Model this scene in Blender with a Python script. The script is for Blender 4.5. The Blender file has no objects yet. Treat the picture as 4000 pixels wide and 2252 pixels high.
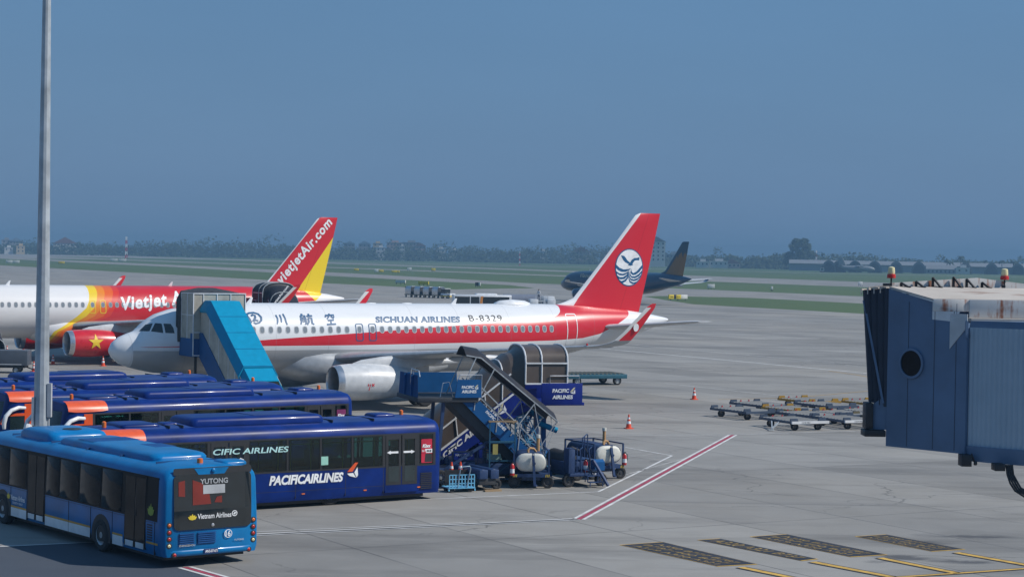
import bpy, bmesh, math, random
from mathutils import Vector, Matrix
R = math.radians
rnd = random.Random(7)
SC = bpy.context.scene
COL = SC.collection

# ------------------------------------------------------------------ camera
cam = bpy.data.cameras.new('camera')
cam.sensor_width = 36.0
cam.lens = 72.0
cam.clip_start = 0.5
cam.clip_end = 12000
camo = bpy.data.objects.new('camera', cam)
COL.objects.link(camo)
PITCH, ROLL = -0.017, 0.0172
_f = Vector((0, math.cos(PITCH), math.sin(PITCH)))
_u = Vector((0, -math.sin(PITCH), math.cos(PITCH)))
_x = Vector((1, 0, 0))
_right = _x * math.cos(ROLL) + _u * math.sin(ROLL)
_up = _u * math.cos(ROLL) - _x * math.sin(ROLL)
_m = Matrix((_right, _up, -_f)).transposed().to_4x4()
_m.translation = (0, 0, 9.0)
camo.matrix_world = _m
SC.camera = camo

# ------------------------------------------------------------------ sky, sun, exposure
SUN_EL, SUN_AZ = R(43), (0.99, -0.14)          # direction towards the sun (x, y)
w = bpy.data.worlds.new('World')
SC.world = w
w.use_nodes = True
wn, wl = w.node_tree.nodes, w.node_tree.links
wn.clear()
sky = wn.new('ShaderNodeTexSky')
sky.sky_type = 'NISHITA'
sky.sun_disc = False
sky.sun_elevation = SUN_EL
sky.sun_rotation = math.atan2(SUN_AZ[0], SUN_AZ[1])
sky.air_density = 1.6
sky.dust_density = 0.6
sky.ozone_density = 3.0
hz = wn.new('ShaderNodeMix')
hz.data_type = 'RGBA'
hz.inputs[0].default_value = 0.88
hz.inputs[7].default_value = (0.85, 2.10, 4.12, 1)     # humid blue air that veils the whole sky
bg = wn.new('ShaderNodeBackground')
bg.inputs[1].default_value = 0.1
wo = wn.new('ShaderNodeOutputWorld')
wl.new(sky.outputs[0], hz.inputs[6])
tcw = wn.new('ShaderNodeTexCoord'); mpw = wn.new('ShaderNodeMapping'); mpw.inputs['Scale'].default_value = (2.2, 2.2, 9)
nzw = wn.new('ShaderNodeTexNoise'); nzw.inputs['Scale'].default_value = 2.0; nzw.inputs['Detail'].default_value = 5
rpw = wn.new('ShaderNodeMapRange'); rpw.inputs['To Min'].default_value = .93; rpw.inputs['To Max'].default_value = 1.07
vmw = wn.new('ShaderNodeVectorMath'); vmw.operation = 'SCALE'
wl.new(tcw.outputs['Generated'], mpw.inputs[0]); wl.new(mpw.outputs[0], nzw.inputs['Vector']); wl.new(nzw.outputs['Fac'], rpw.inputs['Value'])
wl.new(hz.outputs[2], vmw.inputs[0]); wl.new(rpw.outputs[0], vmw.inputs['Scale'])      # thin uneven haze
wl.new(vmw.outputs[0], bg.inputs[0])
wl.new(bg.outputs[0], wo.inputs[0])

sl = bpy.data.lights.new('sun', 'SUN')
sl.energy = 4.2
sl.angle = R(0.6)
sl.color = (1.0, 0.95, 0.88)
so = bpy.data.objects.new('sun', sl)
COL.objects.link(so)
_s = Vector((SUN_AZ[0] * math.cos(SUN_EL), SUN_AZ[1] * math.cos(SUN_EL), math.sin(SUN_EL)))
so.rotation_euler = _s.to_track_quat('Z', 'Y').to_euler()

SC.view_settings.view_transform = 'Standard'
SC.view_settings.look = 'None'
SC.view_settings.exposure = 0.0
SC.view_settings.gamma = 1.0
SC.cycles.use_denoising = True
SC.cycles.volume_bounces = 0
SC.cycles.max_bounces = 6
SC.cycles.transparent_max_bounces = 16
SC.cycles.caustics_reflective = False
SC.cycles.caustics_refractive = False

# ------------------------------------------------------------------ materials
class NT:
    """tiny node expression builder"""
    def __init__(s, name):
        s.m = bpy.data.materials.new(name)
        s.m.use_nodes = True
        s.n, s.l = s.m.node_tree.nodes, s.m.node_tree.links
        s.b = s.n['Principled BSDF']
        tc = s.n.new('ShaderNodeTexCoord')
        s.obj = tc.outputs['Object']
        sp = s.n.new('ShaderNodeSeparateXYZ')
        s.l.new(s.obj, sp.inputs[0])
        s.x, s.y, s.z = sp.outputs
    def put(s, sock, v):
        if isinstance(v, bpy.types.NodeSocket): s.l.new(v, sock)
        elif isinstance(v, (tuple, list)): sock.default_value = tuple(v) + ((1,) if len(v) == 3 and len(sock.default_value) == 4 else ())
        else: sock.default_value = v
    def f(s, op, a, b=0.0, clamp=False):
        k = s.n.new('ShaderNodeMath'); k.operation = op; k.use_clamp = clamp
        s.put(k.inputs[0], a); s.put(k.inputs[1], b)
        return k.outputs[0]
    def mix(s, t, a, b):
        k = s.n.new('ShaderNodeMix'); k.data_type = 'RGBA'
        s.put(k.inputs[0], t); s.put(k.inputs[6], a); s.put(k.inputs[7], b)
        return k.outputs[2]
    def noise(s, scale, detail=4, vec=None, rough=.55):
        k = s.n.new('ShaderNodeTexNoise'); k.inputs['Scale'].default_value = scale
        k.inputs['Detail'].default_value = detail; k.inputs['Roughness'].default_value = rough
        s.l.new(vec if vec is not None else s.obj, k.inputs['Vector'])
        return k.outputs['Fac']
    def ramp(s, v, pts, const=False):
        k = s.n.new('ShaderNodeValToRGB'); e = k.color_ramp.elements
        if const: k.color_ramp.interpolation = 'CONSTANT'
        while len(e) < len(pts): e.new(0.5)
        for i, (p, c) in enumerate(pts):
            e[i].position = p; e[i].color = tuple(c) + (1,) if not isinstance(c, (int, float)) else (c, c, c, 1)
        s.put(k.inputs[0], v)
        return k.outputs[0]
    def scale(s, sx, sy, sz, rz=0):
        k = s.n.new('ShaderNodeMapping'); s.l.new(s.obj, k.inputs[0])
        k.inputs['Rotation'].default_value = (0, 0, rz); k.inputs['Scale'].default_value = (sx, sy, sz)
        return k.outputs[0]
    def curve(s, v, pts, xs, ys):
        k = s.n.new('ShaderNodeFloatCurve'); c = k.mapping.curves[0]
        pts = [(a / xs, b / ys) for a, b in pts]
        for i, p in enumerate(pts):
            if i < 2: c.points[i].location = p
            else: c.points.new(*p)
        for p in c.points: p.handle_type = 'VECTOR'
        k.mapping.use_clip = False
        k.mapping.update()
        s.put(k.inputs[1], s.f('DIVIDE', v, xs))
        return s.f('MULTIPLY', k.outputs[0], ys)
    def bump(s, h, strength=.3, dist=.02):
        k = s.n.new('ShaderNodeBump'); k.inputs['Strength'].default_value = strength; k.inputs['Distance'].default_value = dist
        s.put(k.inputs['Height'], h); s.l.new(k.outputs[0], s.b.inputs['Normal'])
    def set(s, col=None, rough=None, metal=None, coat=None):
        if col is not None: s.put(s.b.inputs['Base Color'], col)
        if rough is not None: s.put(s.b.inputs['Roughness'], rough)
        if metal is not None: s.put(s.b.inputs['Metallic'], metal)
        if coat: s.b.inputs['Coat Weight'].default_value = coat; s.b.inputs['Coat Roughness'].default_value = .08
        return s.m

_mc = {}
def mat(name, col, rough=.5, metal=0, var=.12, scale=2.5, coat=0, dirt=0, spec=None):
    if name in _mc: return _mc[name]
    t = NT(name)
    n = t.noise(scale, 5)
    lo = tuple(c * (1 - var) for c in col); hi = tuple(min(1, c * (1 + var)) for c in col)
    c = t.mix(t.ramp(n, [(.3, 0.), (.7, 1.)]), lo, hi)
    if dirt:
        d = t.noise(scale * 2.3 + .7, 8, rough=.7)
        c = t.mix(t.f('MULTIPLY', t.ramp(d, [(.5, 0.), (.75, 1.)]), dirt), c, (.09, .075, .06))
    if spec is not None: t.b.inputs['Specular IOR Level'].default_value = spec
    r = t.f('ADD', t.f('MULTIPLY', n, .18), rough - .09)
    m = t.set(c, r, metal, coat)
    _mc[name] = m
    return m

WHITE = mat('white_paint', (.74, .76, .78), .32, coat=.3)
GREYP = mat('grey_paint', (.36, .38, .40), .4)
LGREY = mat('light_grey_paint', (.50, .52, .54), .4)
METAL = mat('bare_metal', (.62, .63, .65), .3, .85)
STEEL = mat('galvanised_steel', (.40, .43, .45), .45, .3, .28, 5)
POLESTEEL = mat('weathered_zinc', (.40, .44, .47), .5, .2, .3, 1.2, dirt=.1)
COWL = mat('engine_cowl_grey', (.56, .58, .60), .35, coat=.2, dirt=.08)
RUBBER = mat('tyre_rubber', (.022, .022, .024), .8)
BLACK = mat('black_plastic', (.018, .019, .022), .55)
DARK = mat('dark_steel', (.045, .048, .055), .6, .2)
GLASS = mat('tinted_glass', (.012, .017, .020), .06, coat=.5, var=.3)
BGLASS = mat('bus_glass', (.016, .03, .034), .08, coat=.5, var=.5, scale=.9)
SRED = mat('scarlet_paint', (.62, .012, .025), .35, coat=.3)
DRED = mat('dark_red_paint', (.22, .012, .03), .5)
YEL = mat('yellow_paint', (.80, .56, .03), .45)
ORANGE = mat('orange_paint', (.72, .095, .02), .35, coat=.3)
NAVY = mat('navy_paint', (.002, .021, .155), .36, coat=.05, var=.3, scale=1.2, dirt=.025, spec=.18)
NAVYROOF = mat('navy_roof_paint', (.014, .045, .19), .55, var=.35, scale=.8, dirt=.22)
BLUE = mat('sky_blue_bus_paint', (.001, .150, .385), .32, coat=.10, var=.22, scale=1.1, dirt=.035, spec=.3)
EQBLUE = mat('equipment_blue', (.016, .045, .13), .5, dirt=.35, scale=4)
STBLUE = mat('stair_blue', (.006, .085, .25), .5, dirt=.10, spec=.25)
STNAVY = mat('stair_navy', (.005, .020, .20), .45, dirt=.06, spec=.25)
CYAN = mat('cyan_roof_paint', (.0, .25, .44), .55, var=.08, spec=.15)
PALEBLUE = mat('pale_blue_paint', (.10, .36, .60), .45)
BROWNP = mat('smoked_polycarbonate', (.085, .066, .055), .38, coat=.15, var=.25, scale=1.2)
DBROWN = mat('dark_canopy_sheet', (.026, .022, .022), .4, var=.3, scale=1.5)
CREAM = mat('weathered_cream_panel', (.42, .40, .34), .55, var=.25, scale=1.1, dirt=.3)
BLACKCLOTH = mat('black_canvas', (.035, .04, .046), .75, var=.4, scale=4)
TEXTBLUE = mat('lettering_blue', (.005, .09, .22), .45)
TEXTBLACK = mat('lettering_black', (.02, .022, .025), .5)
TEXTWHITE = mat('lettering_white', (.80, .82, .84), .45)
LIME = mat('lime_vest', (.45, .75, .05), .6)
SKIN = mat('skin', (.35, .2, .14), .6)
HAIR = mat('hair', (.02, .016, .014), .7)
CLOTH = mat('navy_cloth', (.03, .035, .06), .8)
CONE = mat('cone_orange', (.70, .07, .02), .5, dirt=.1)
TAN = mat('tan_hose', (.45, .26, .11), .6)
TANK = mat('tank_white', (.62, .62, .56), .5, dirt=.25, scale=3)
LAMPRED = mat('lamp_red', (.55, .03, .03), .25)
LAMPORANGE = mat('lamp_orange', (.75, .17, .03), .3)
LAMPCLEAR = mat('lamp_clear', (.75, .68, .40), .25)
def clear_glass(name, tint, gloss=.9):
    m = bpy.data.materials.new(name); m.use_nodes = True
    n, l = m.node_tree.nodes, m.node_tree.links; n.remove(n['Principled BSDF'])
    tr = n.new('ShaderNodeBsdfTransparent'); tr.inputs[0].default_value = tint + (1,)
    gl = n.new('ShaderNodeBsdfGlossy'); gl.inputs['Roughness'].default_value = .04; gl.inputs['Color'].default_value = (gloss, gloss, gloss, 1)
    fr = n.new('ShaderNodeFresnel'); fr.inputs[0].default_value = 1.45
    mx = n.new('ShaderNodeMixShader')
    l.new(fr.outputs[0], mx.inputs[0]); l.new(tr.outputs[0], mx.inputs[1]); l.new(gl.outputs[0], mx.inputs[2]); l.new(mx.outputs[0], n['Material Output'].inputs[0])
    return m
SEEGLASS = clear_glass('see_through_bus_glass', (.40, .62, .60))
ROLLER = mat('dull_roller_steel', (.10, .11, .12), .55, .3, .3, 6)
_dp = NT('dark_pane'); _dp.b.inputs['Specular IOR Level'].default_value = .12; DARKPANE = _dp.set(_dp.mix(_dp.noise(2.6, 6, _dp.scale(1, 1, 1.6)), (.0005, .001, .002), (.012, .014, .02)), .10); _dp.bump(_dp.noise(1.7, 3), .35, .03)
_dm = NT('door_black'); _dm.b.inputs['Specular IOR Level'].default_value = .12; DOORBLACK = _dm.set((.003, .0035, .005), .45)
RED_ADV = mat('poster_red', (.50, .02, .05), .4)
PLUM = mat('poster_plum', (.20, .03, .12), .4)

# ------------------------------------------------------------------ mesh helpers
class MB:
    def __init__(s): s.v, s.f, s.k, s.cur = [], [], [], 0
    def add(s, vs, fs):
        o = len(s.v); s.v += [tuple(p) for p in vs]
        s.f += [tuple(i + o for i in f) for f in fs]; s.k += [s.cur] * len(fs)
        return s
    def mat(s, i): s.cur = i; return s
    def box(s, x0, x1, y0, y1, z0, z1):
        return s.add([(x, y, z) for z in (z0, z1) for y in (y0, y1) for x in (x0, x1)],
                     [(0, 2, 3, 1), (4, 5, 7, 6), (0, 1, 5, 4), (2, 6, 7, 3), (0, 4, 6, 2), (1, 3, 7, 5)])
    def rings(s, rs, cap=True, closed=True):
        n = len(rs[0]); o = [p for r in rs for p in r]; fs = []
        for i in range(len(rs) - 1):
            for j in range(n if closed else n - 1):
                a, b = i * n + j, i * n + (j + 1) % n
                fs.append((a, b, b + n, a + n))
        if cap and closed: fs += [tuple(range(n - 1, -1, -1)), tuple(range((len(rs) - 1) * n, len(rs) * n))]
        return s.add(o, fs)
    def tube(s, pts, r, n=8, cap=True):
        pts = [Vector(p) for p in pts]; rs = []
        rr = r if isinstance(r, (list, tuple)) else [r] * len(pts)
        up = None
        for i, p in enumerate(pts):
            d = (pts[min(i + 1, len(pts) - 1)] - pts[max(i - 1, 0)]).normalized()
            if up is None: up = Vector((0, 0, 1)) if abs(d.z) < .9 else Vector((1, 0, 0))
            a = d.cross(up).normalized(); b = a.cross(d).normalized(); up = b
            rs.append([p + a * (rr[i] * math.cos(2 * math.pi * j / n)) + b * (rr[i] * math.sin(2 * math.pi * j / n)) for j in range(n)])
        return s.rings(rs, cap)
    def bar(s, p, q, wd, ht=None):
        p, q = Vector(p), Vector(q); d = (q - p).normalized(); ht = ht or wd
        up = Vector((0, 0, 1)) if abs(d.z) < .95 else Vector((0, 1, 0))
        a = d.cross(up).normalized() * wd / 2; b = a.cross(d).normalized() * ht / 2
        return s.rings([[c + a + b, c - a + b, c - a - b, c + a - b] for c in (p, q)])
    def lathe(s, prof, c=(0, 0, 0), axis='z', n=24, cap=False):
        rs = []
        for h, r in prof:
            ring = []
            for j in range(n):
                a = 2 * math.pi * j / n; p, q_ = r * math.cos(a), r * math.sin(a)
                ring.append({'z': (c[0] + p, c[1] + q_, c[2] + h), 'x': (c[0] + h, c[1] + p, c[2] + q_), 'y': (c[0] + q_, c[1] + h, c[2] + p)}[axis])
            rs.append(ring)
        return s.rings(rs, cap)
    def prism(s, poly, fn, d0, d1):
        """2-D polygon extruded between depths d0 and d1, fn(u, v, d) -> xyz"""
        return s.rings([[fn(u, v, d) for u, v in poly] for d in (d0, d1)])
    def build(s, name, mats, parent=None, smooth=True, ang=35, bevel=0):
        me = bpy.data.meshes.new(name)
        me.from_pydata(s.v, [], s.f)
        for m in (mats if isinstance(mats, (list, tuple)) else [mats]): me.materials.append(m)
        if any(s.k): me.polygons.foreach_set('material_index', s.k)
        if True:
            b = bmesh.new(); b.from_mesh(me)
            bmesh.ops.recalc_face_normals(b, faces=b.faces)
            if bevel:
                es = [e for e in b.edges if len(e.link_faces) == 2 and e.calc_face_angle(0) > R(40)]
                bmesh.ops.bevel(b, geom=es, offset=bevel, segments=2, profile=.5, affect='EDGES')
            b.to_mesh(me); b.free()
        if smooth:
            for p in me.polygons: p.use_smooth = True
            me.set_sharp_from_angle(angle=R(ang))
        o = bpy.data.objects.new(name, me)
        COL.objects.link(o)
        if parent: o.parent = parent
        return o

def thing(name, label, cat, loc=(0, 0, 0), rz=0, group=None):
    o = bpy.data.objects.new(name, None); COL.objects.link(o)
    o.empty_display_size = .3
    o.location = loc; o.rotation_euler = (0, 0, rz)
    return tag(o, label, cat, group)
def tag(o, label, cat, group=None):
    o['label'] = label; o['category'] = cat
    if group: o['group'] = group
    return o
def struct(name, mb, m, **k):
    o = mb.build(name, m, **k); o['kind'] = 'structure'; return o
def copy_thing(root, loc, rz, label, group=None):
    r = root.copy(); COL.objects.link(r); r.location = loc; r.rotation_euler = (0, 0, rz); r['label'] = label
    if group: r['group'] = group
    for ch in list(root.children):
        c = ch.copy(); COL.objects.link(c); c.parent = r
        for g in list(ch.children):
            d = g.copy(); COL.objects.link(d); d.parent = c
    return r

def text_geo(s, offset=.0, shear=0., spacing=1.0):
    cu = bpy.data.curves.new('lettering', 'FONT')
    cu.body = s; cu.offset = offset; cu.shear = shear; cu.space_character = spacing; cu.resolution_u = 4
    ob = bpy.data.objects.new('lettering', cu); COL.objects.link(ob)
    dg = bpy.context.evaluated_depsgraph_get()
    me = bpy.data.meshes.new_from_object(ob.evaluated_get(dg))
    vs = [(v.co.x, v.co.y) for v in me.vertices]; fs = [tuple(p.vertices) for p in me.polygons]
    bpy.data.objects.remove(ob); bpy.data.curves.remove(cu); bpy.data.meshes.remove(me)
    x0 = min(p[0] for p in vs); x1 = max(p[0] for p in vs); y0 = min(p[1] for p in vs); y1 = max(p[1] for p in vs)
    return [((x - x0) / (x1 - x0), (y - y0) / (y1 - y0)) for x, y in vs], fs
def decal(name, geo, fn, m, parent, cuts_v=(), cuts_u=()):
    """flat 2-D faces (u, v) laid on a curved surface through fn"""
    vs, fs = geo
    b = bmesh.new(); bv = [b.verts.new((u, v, 0)) for u, v in vs]
    for f in fs:
        try: b.faces.new([bv[i] for i in f])
        except ValueError: pass
    for cv in cuts_v:
        bmesh.ops.bisect_plane(b, geom=b.verts[:] + b.edges[:] + b.faces[:], plane_co=(0, cv, 0), plane_no=(0, 1, 0))
    for cv in cuts_u:
        bmesh.ops.bisect_plane(b, geom=b.verts[:] + b.edges[:] + b.faces[:], plane_co=(cv, 0, 0), plane_no=(1, 0, 0))
    for v in b.verts: v.co = Vector(fn(v.co.x, v.co.y))
    me = bpy.data.meshes.new(name); b.to_mesh(me); b.free()
    me.materials.append(m)
    o = bpy.data.objects.new(name, me); COL.objects.link(o)
    if parent: o.parent = parent
    return o
def text(name, s, fn, w_, h_, m, parent, offset=.02, shear=0, curved=False, spacing=1.0):
    vs, fs = text_geo(s, offset, shear, spacing)
    vs = [(u * w_, v * h_) for u, v in vs]
    return decal(name, (vs, fs), fn, m, parent, [h_ * k / 5 for k in range(1, 5)] if curved else ())
def strokes(lines, wd):
    """polylines with a brush width -> 2-D faces"""
    vs, fs = [], []
    for ln in lines:
        n = len(ln); o = len(vs)
        for i, p in enumerate(ln):
            a = ln[max(i - 1, 0)]; c = ln[min(i + 1, n - 1)]
            dx, dy = c[0] - a[0], c[1] - a[1]; L = math.hypot(dx, dy) or 1
            ww = wd * (p[2] if len(p) > 2 else 1) / 2
            vs += [(p[0] - dy / L * ww, p[1] + dx / L * ww), (p[0] + dy / L * ww, p[1] - dx / L * ww)]
        fs += [(o + 2 * i, o + 2 * i + 1, o + 2 * i + 3, o + 2 * i + 2) for i in range(n - 1)]
    return vs, fs
def ellipse(cx, cy, rx, ry, n=32):
    return [(cx + rx * math.cos(2 * math.pi * i / n), cy + ry * math.sin(2 * math.pi * i / n)) for i in range(n)]
def polygeo(*polys):
    vs, fs = [], []
    for p in polys:
        o = len(vs); vs += list(p); fs.append(tuple(range(o, o + len(p))))
    return vs, fs
def ringgeo(outer, inner):
    n = len(outer)
    return list(outer) + list(inner), [(i, (i + 1) % n, n + (i + 1) % n, n + i) for i in range(n)]
def rrect(x0, x1, y0, y1, r, n=4):
    out = []
    for cx, cy, a0 in ((x1 - r, y1 - r, 0), (x0 + r, y1 - r, 90), (x0 + r, y0 + r, 180), (x1 - r, y0 + r, 270)):
        out += [(cx + r * math.cos(R(a0 + 90 * k / n)), cy + r * math.sin(R(a0 + 90 * k / n))) for k in range(n + 1)]
    return out
def lerp_tab(tab, x):
    if x <= tab[0][0]: return tab[0][1]
    for (a, p), (b, q_) in zip(tab, tab[1:]):
        if x <= b: return p + (q_ - p) * (x - a) / (b - a)
    return tab[-1][1]

# ------------------------------------------------------------------ airliners (local x aft, y starboard, z up)
ZT = [(0, 3.21), (.05, 3.36), (.22, 3.66), (.59, 3.95), (1.08, 4.15), (1.51, 4.30), (1.94, 4.72), (2.3, 5.0), (2.7, 5.24), (3.56, 5.52), (4.5, 5.69), (6, 5.83), (8, 5.89), (28, 5.89), (31, 5.80), (34, 5.55), (36, 5.28), (37.2, 5.06), (37.5, 4.98)]
ZB = [(0, 3.21), (.05, 3.04), (.22, 2.77), (.59, 2.47), (1.08, 2.26), (1.73, 2.09), (2.5, 1.93), (4, 1.79), (6, 1.75), (24, 1.75), (26, 1.95), (28, 2.33), (30, 2.78), (32, 3.22), (34, 3.65), (36, 4.25), (37.2, 4.68), (37.5, 4.80)]
HW = [(0, .0), (.05, .17), (.22, .44), (.59, .76), (1.08, 1.04), (1.51, 1.24), (1.94, 1.42), (2.6, 1.62), (3.56, 1.80), (4.5, 1.91), (6, 1.975), (24, 1.975), (26, 1.9), (28, 1.72), (30, 1.45), (32, 1.13), (34, .78), (36, .42), (37.2, .2), (37.5, .13)]
FX = sorted({p[0] for t in (ZT, ZB, HW) for p in t} | {.12, .35, .8, 1.3, 3, 5.2, 7, 10, 13, 16, 20, 22, 25, 27, 29, 33, 35})
def fsurf(x, z, off=.012):
    zt, zb, hw = lerp_tab(ZT, x), lerp_tab(ZB, x), lerp_tab(HW, x)
    zc, h = (zt + zb) / 2, (zt - zb) / 2
    k = max(-.9995, min(.9995, (z - zc) / h)); c = math.sqrt(1 - k * k)
    n = Vector((-c / hw, k / h)).normalized()
    return (x, -hw * c + n.x * off, zc + k * h + n.y * off)
def fin_le(z): return lerp_tab([(4.8, 28.6), (5.7, 28.75), (5.85, 29.1), (6.0, 29.65), (6.25, 30.33), (9.24, 32.95), (11.6, 34.90), (11.74, 35.25)], z)
def fin_te(z): return lerp_tab([(4.8, 35.1), (5.45, 35.3), (8.74, 36.12), (11.74, 36.8)], z)
def naca(t, c):  # half thickness at chord fraction c
    return 5 * t * (.2969 * math.sqrt(c) - .126 * c - .3516 * c * c + .2843 * c ** 3 - .1015 * c ** 4)
def fin_y(x, z, off):
    a, b = fin_le(z), fin_te(z); c = max(.002, min(1, (x - a) / (b - a)))
    return (x, -naca(.085, c) * (b - a) * .9 - off, z)
CF = [0, .015, .05, .12, .22, .36, .52, .7, .86, 1]
def airfoil(xle, ch, t, up, at):
    """ring of an aerofoil; at(x, d) -> xyz with d the signed half thickness"""
    top = [at(xle + ch * c, naca(t, c) * ch) for c in CF]
    bot = [at(xle + ch * c, -naca(t, c) * ch * up) for c in CF[1:-1]]
    return top + bot[::-1]

def fus_material(name, kind):
    t = NT(name); n = t.noise(.6, 4)
    x, z = t.x, t.z
    if kind == 'sichuan':
        T = t.curve(x, [(0, 3.4), (3.4, 3.49), (8.42, 3.82), (14.4, 4.19), (22.9, 4.73), (25, 4.9), (27, 5.0), (27.97, 5.08), (28.4, 5.2), (28.73, 5.41), (28.92, 5.77), (29.0, 7.5), (40, 7.5)], 40, 8)
        B = t.curve(x, [(0, 3.5), (1.7, 3.42), (3.5, 3.44), (8.5, 3.48), (14.46, 3.49), (24.25, 3.62), (28, 3.67), (30.3, 3.79), (31.7, 4.05), (33, 4.6), (34.2, 5.2), (35, 6), (40, 8)], 40, 8)
        red = t.f('MULTIPLY', t.f('LESS_THAN', z, T), t.f('GREATER_THAN', z, B))
        red = t.f('MULTIPLY', red, t.f('LESS_THAN', x, t.f('ADD', 34.2, t.f('MULTIPLY', t.f('SUBTRACT', z, 5.3), .6))))
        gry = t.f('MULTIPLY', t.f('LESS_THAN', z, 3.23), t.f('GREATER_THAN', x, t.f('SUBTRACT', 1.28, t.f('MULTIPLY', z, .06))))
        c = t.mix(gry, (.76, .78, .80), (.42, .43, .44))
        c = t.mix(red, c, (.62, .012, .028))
        for lx in (1.05, 3.9, 6.2, 9.3, 12.6, 18.2, 21.3, 24.8, 28.1, 31.2):
            seam = t.f('LESS_THAN', t.f('ABSOLUTE', t.f('SUBTRACT', x, lx)), .02)
            c = t.mix(t.f('MULTIPLY', seam, .22), c, (.2, .2, .22))
    elif kind == 'vietjet':
        F = t.curve(z, [(0, 10.0), (2.32, 11.47), (3.01, 12.65), (3.5, 13.3), (4.17, 14.06), (4.7, 14.3), (5.25, 14.43), (6, 14.51), (8, 14.5)], 8, 40)
        wdt = t.f('ADD', .10, t.f('MULTIPLY', t.f('SUBTRACT', z, 2.3, True), .62))
        wdt = t.curve(z, [(0, .25), (2.3, .3), (3.5, .75), (4.4, .62), (5.4, .7), (8, .68)], 8, 2)
        d = t.f('DIVIDE', t.f('SUBTRACT', x, F), wdt)
        c = t.ramp(t.f('DIVIDE', d, 4.0), [(0, (.74, .74, .75)), (.002, (.85, .60, .02)), (.25, (.80, .24, .012)), (.47, (.76, .12, .012)), (.72, (.68, .035, .015))], True)
        red = t.f('GREATER_THAN', d, 3.6)
        c = t.mix(red, c, (.58, .012, .022))
        white = t.f('LESS_THAN', d, 0)
        c = t.mix(white, c, (.74, .74, .745))
        yb = t.f('GREATER_THAN', x, t.f('ADD', 33.3, t.f('SUBTRACT', 5.9, z)))
        c = t.mix(yb, c, (.85, .62, .02))
        wb = t.f('GREATER_THAN', x, t.f('ADD', 34.5, t.f('MULTIPLY', t.f('SUBTRACT', z, 4.7), 1.3)))
        c = t.mix(wb, c, (.74, .74, .75))
    else:
        c = t.mix(t.f('GREATER_THAN', t.f('ADD', z, t.f('MULTIPLY', x, -.012)), 2.55), (.10, .085, .07), (.010, .055, .115))
    c = t.mix(t.f('MULTIPLY', t.ramp(t.noise(1.7, 6, t.scale(.4, 1, 1.6)), [(.5, 0.), (.8, 1.)]), .10), c, (.25, .25, .26))
    return t.set(c, t.f('ADD', .25, t.f('MULTIPLY', n, .15)), 0, .35)
def fin_material(name, kind):
    t = NT(name); x, z = t.x, t.z
    le = t.f('SUBTRACT', x, t.f('MULTIPLY', t.f('SUBTRACT', z, 6.25), .855))
    if kind == 'sichuan':
        c = t.mix(t.f('LESS_THAN', le, 30.62), (.62, .012, .028), (.76, .78, .80))
        tipz = t.f('GREATER_THAN', z, 11.66)
    elif kind == 'vietjet':
        c = t.mix(t.f('LESS_THAN', le, 30.46), (.60, .014, .024), (.74, .74, .75))
        y_ = t.f('GREATER_THAN', x, t.f('ADD', 33.3, t.f('MULTIPLY', t.f('SUBTRACT', z, 5.9), .747)))
        c = t.mix(y_, c, (.86, .63, .02))
    else:
        d = t.f('ADD', t.f('MULTIPLY', t.f('SUBTRACT', x, 28), .6), t.f('MULTIPLY', t.noise(1.0, 3, t.scale(2.2, 1, .35)), 5))
        c = t.mix(t.f('MULTIPLY', t.f('LESS_THAN', z, t.f('ADD', t.f('MULTIPLY', t.noise(1.0, 3, t.scale(1.6, 1, .1)), 6.5), 6.2)), t.f('GREATER_THAN', le, 31.2)), (.012, .06, .10), (.20, .105, .03))
    n = t.noise(.8, 5)
    rud = t.f('LESS_THAN', t.f('ABSOLUTE', t.f('SUBTRACT', x, t.f('ADD', 33.75, t.f('MULTIPLY', t.f('SUBTRACT', z, 5.5), .35)))), .015)
    c = t.mix(t.f('MULTIPLY', rud, .5), c, (.25, .01, .015) if kind != 'vna' else (.01, .02, .04))
    return t.set(c, t.f('ADD', .27, t.f('MULTIPLY', n, .16)), 0, .3)

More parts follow.
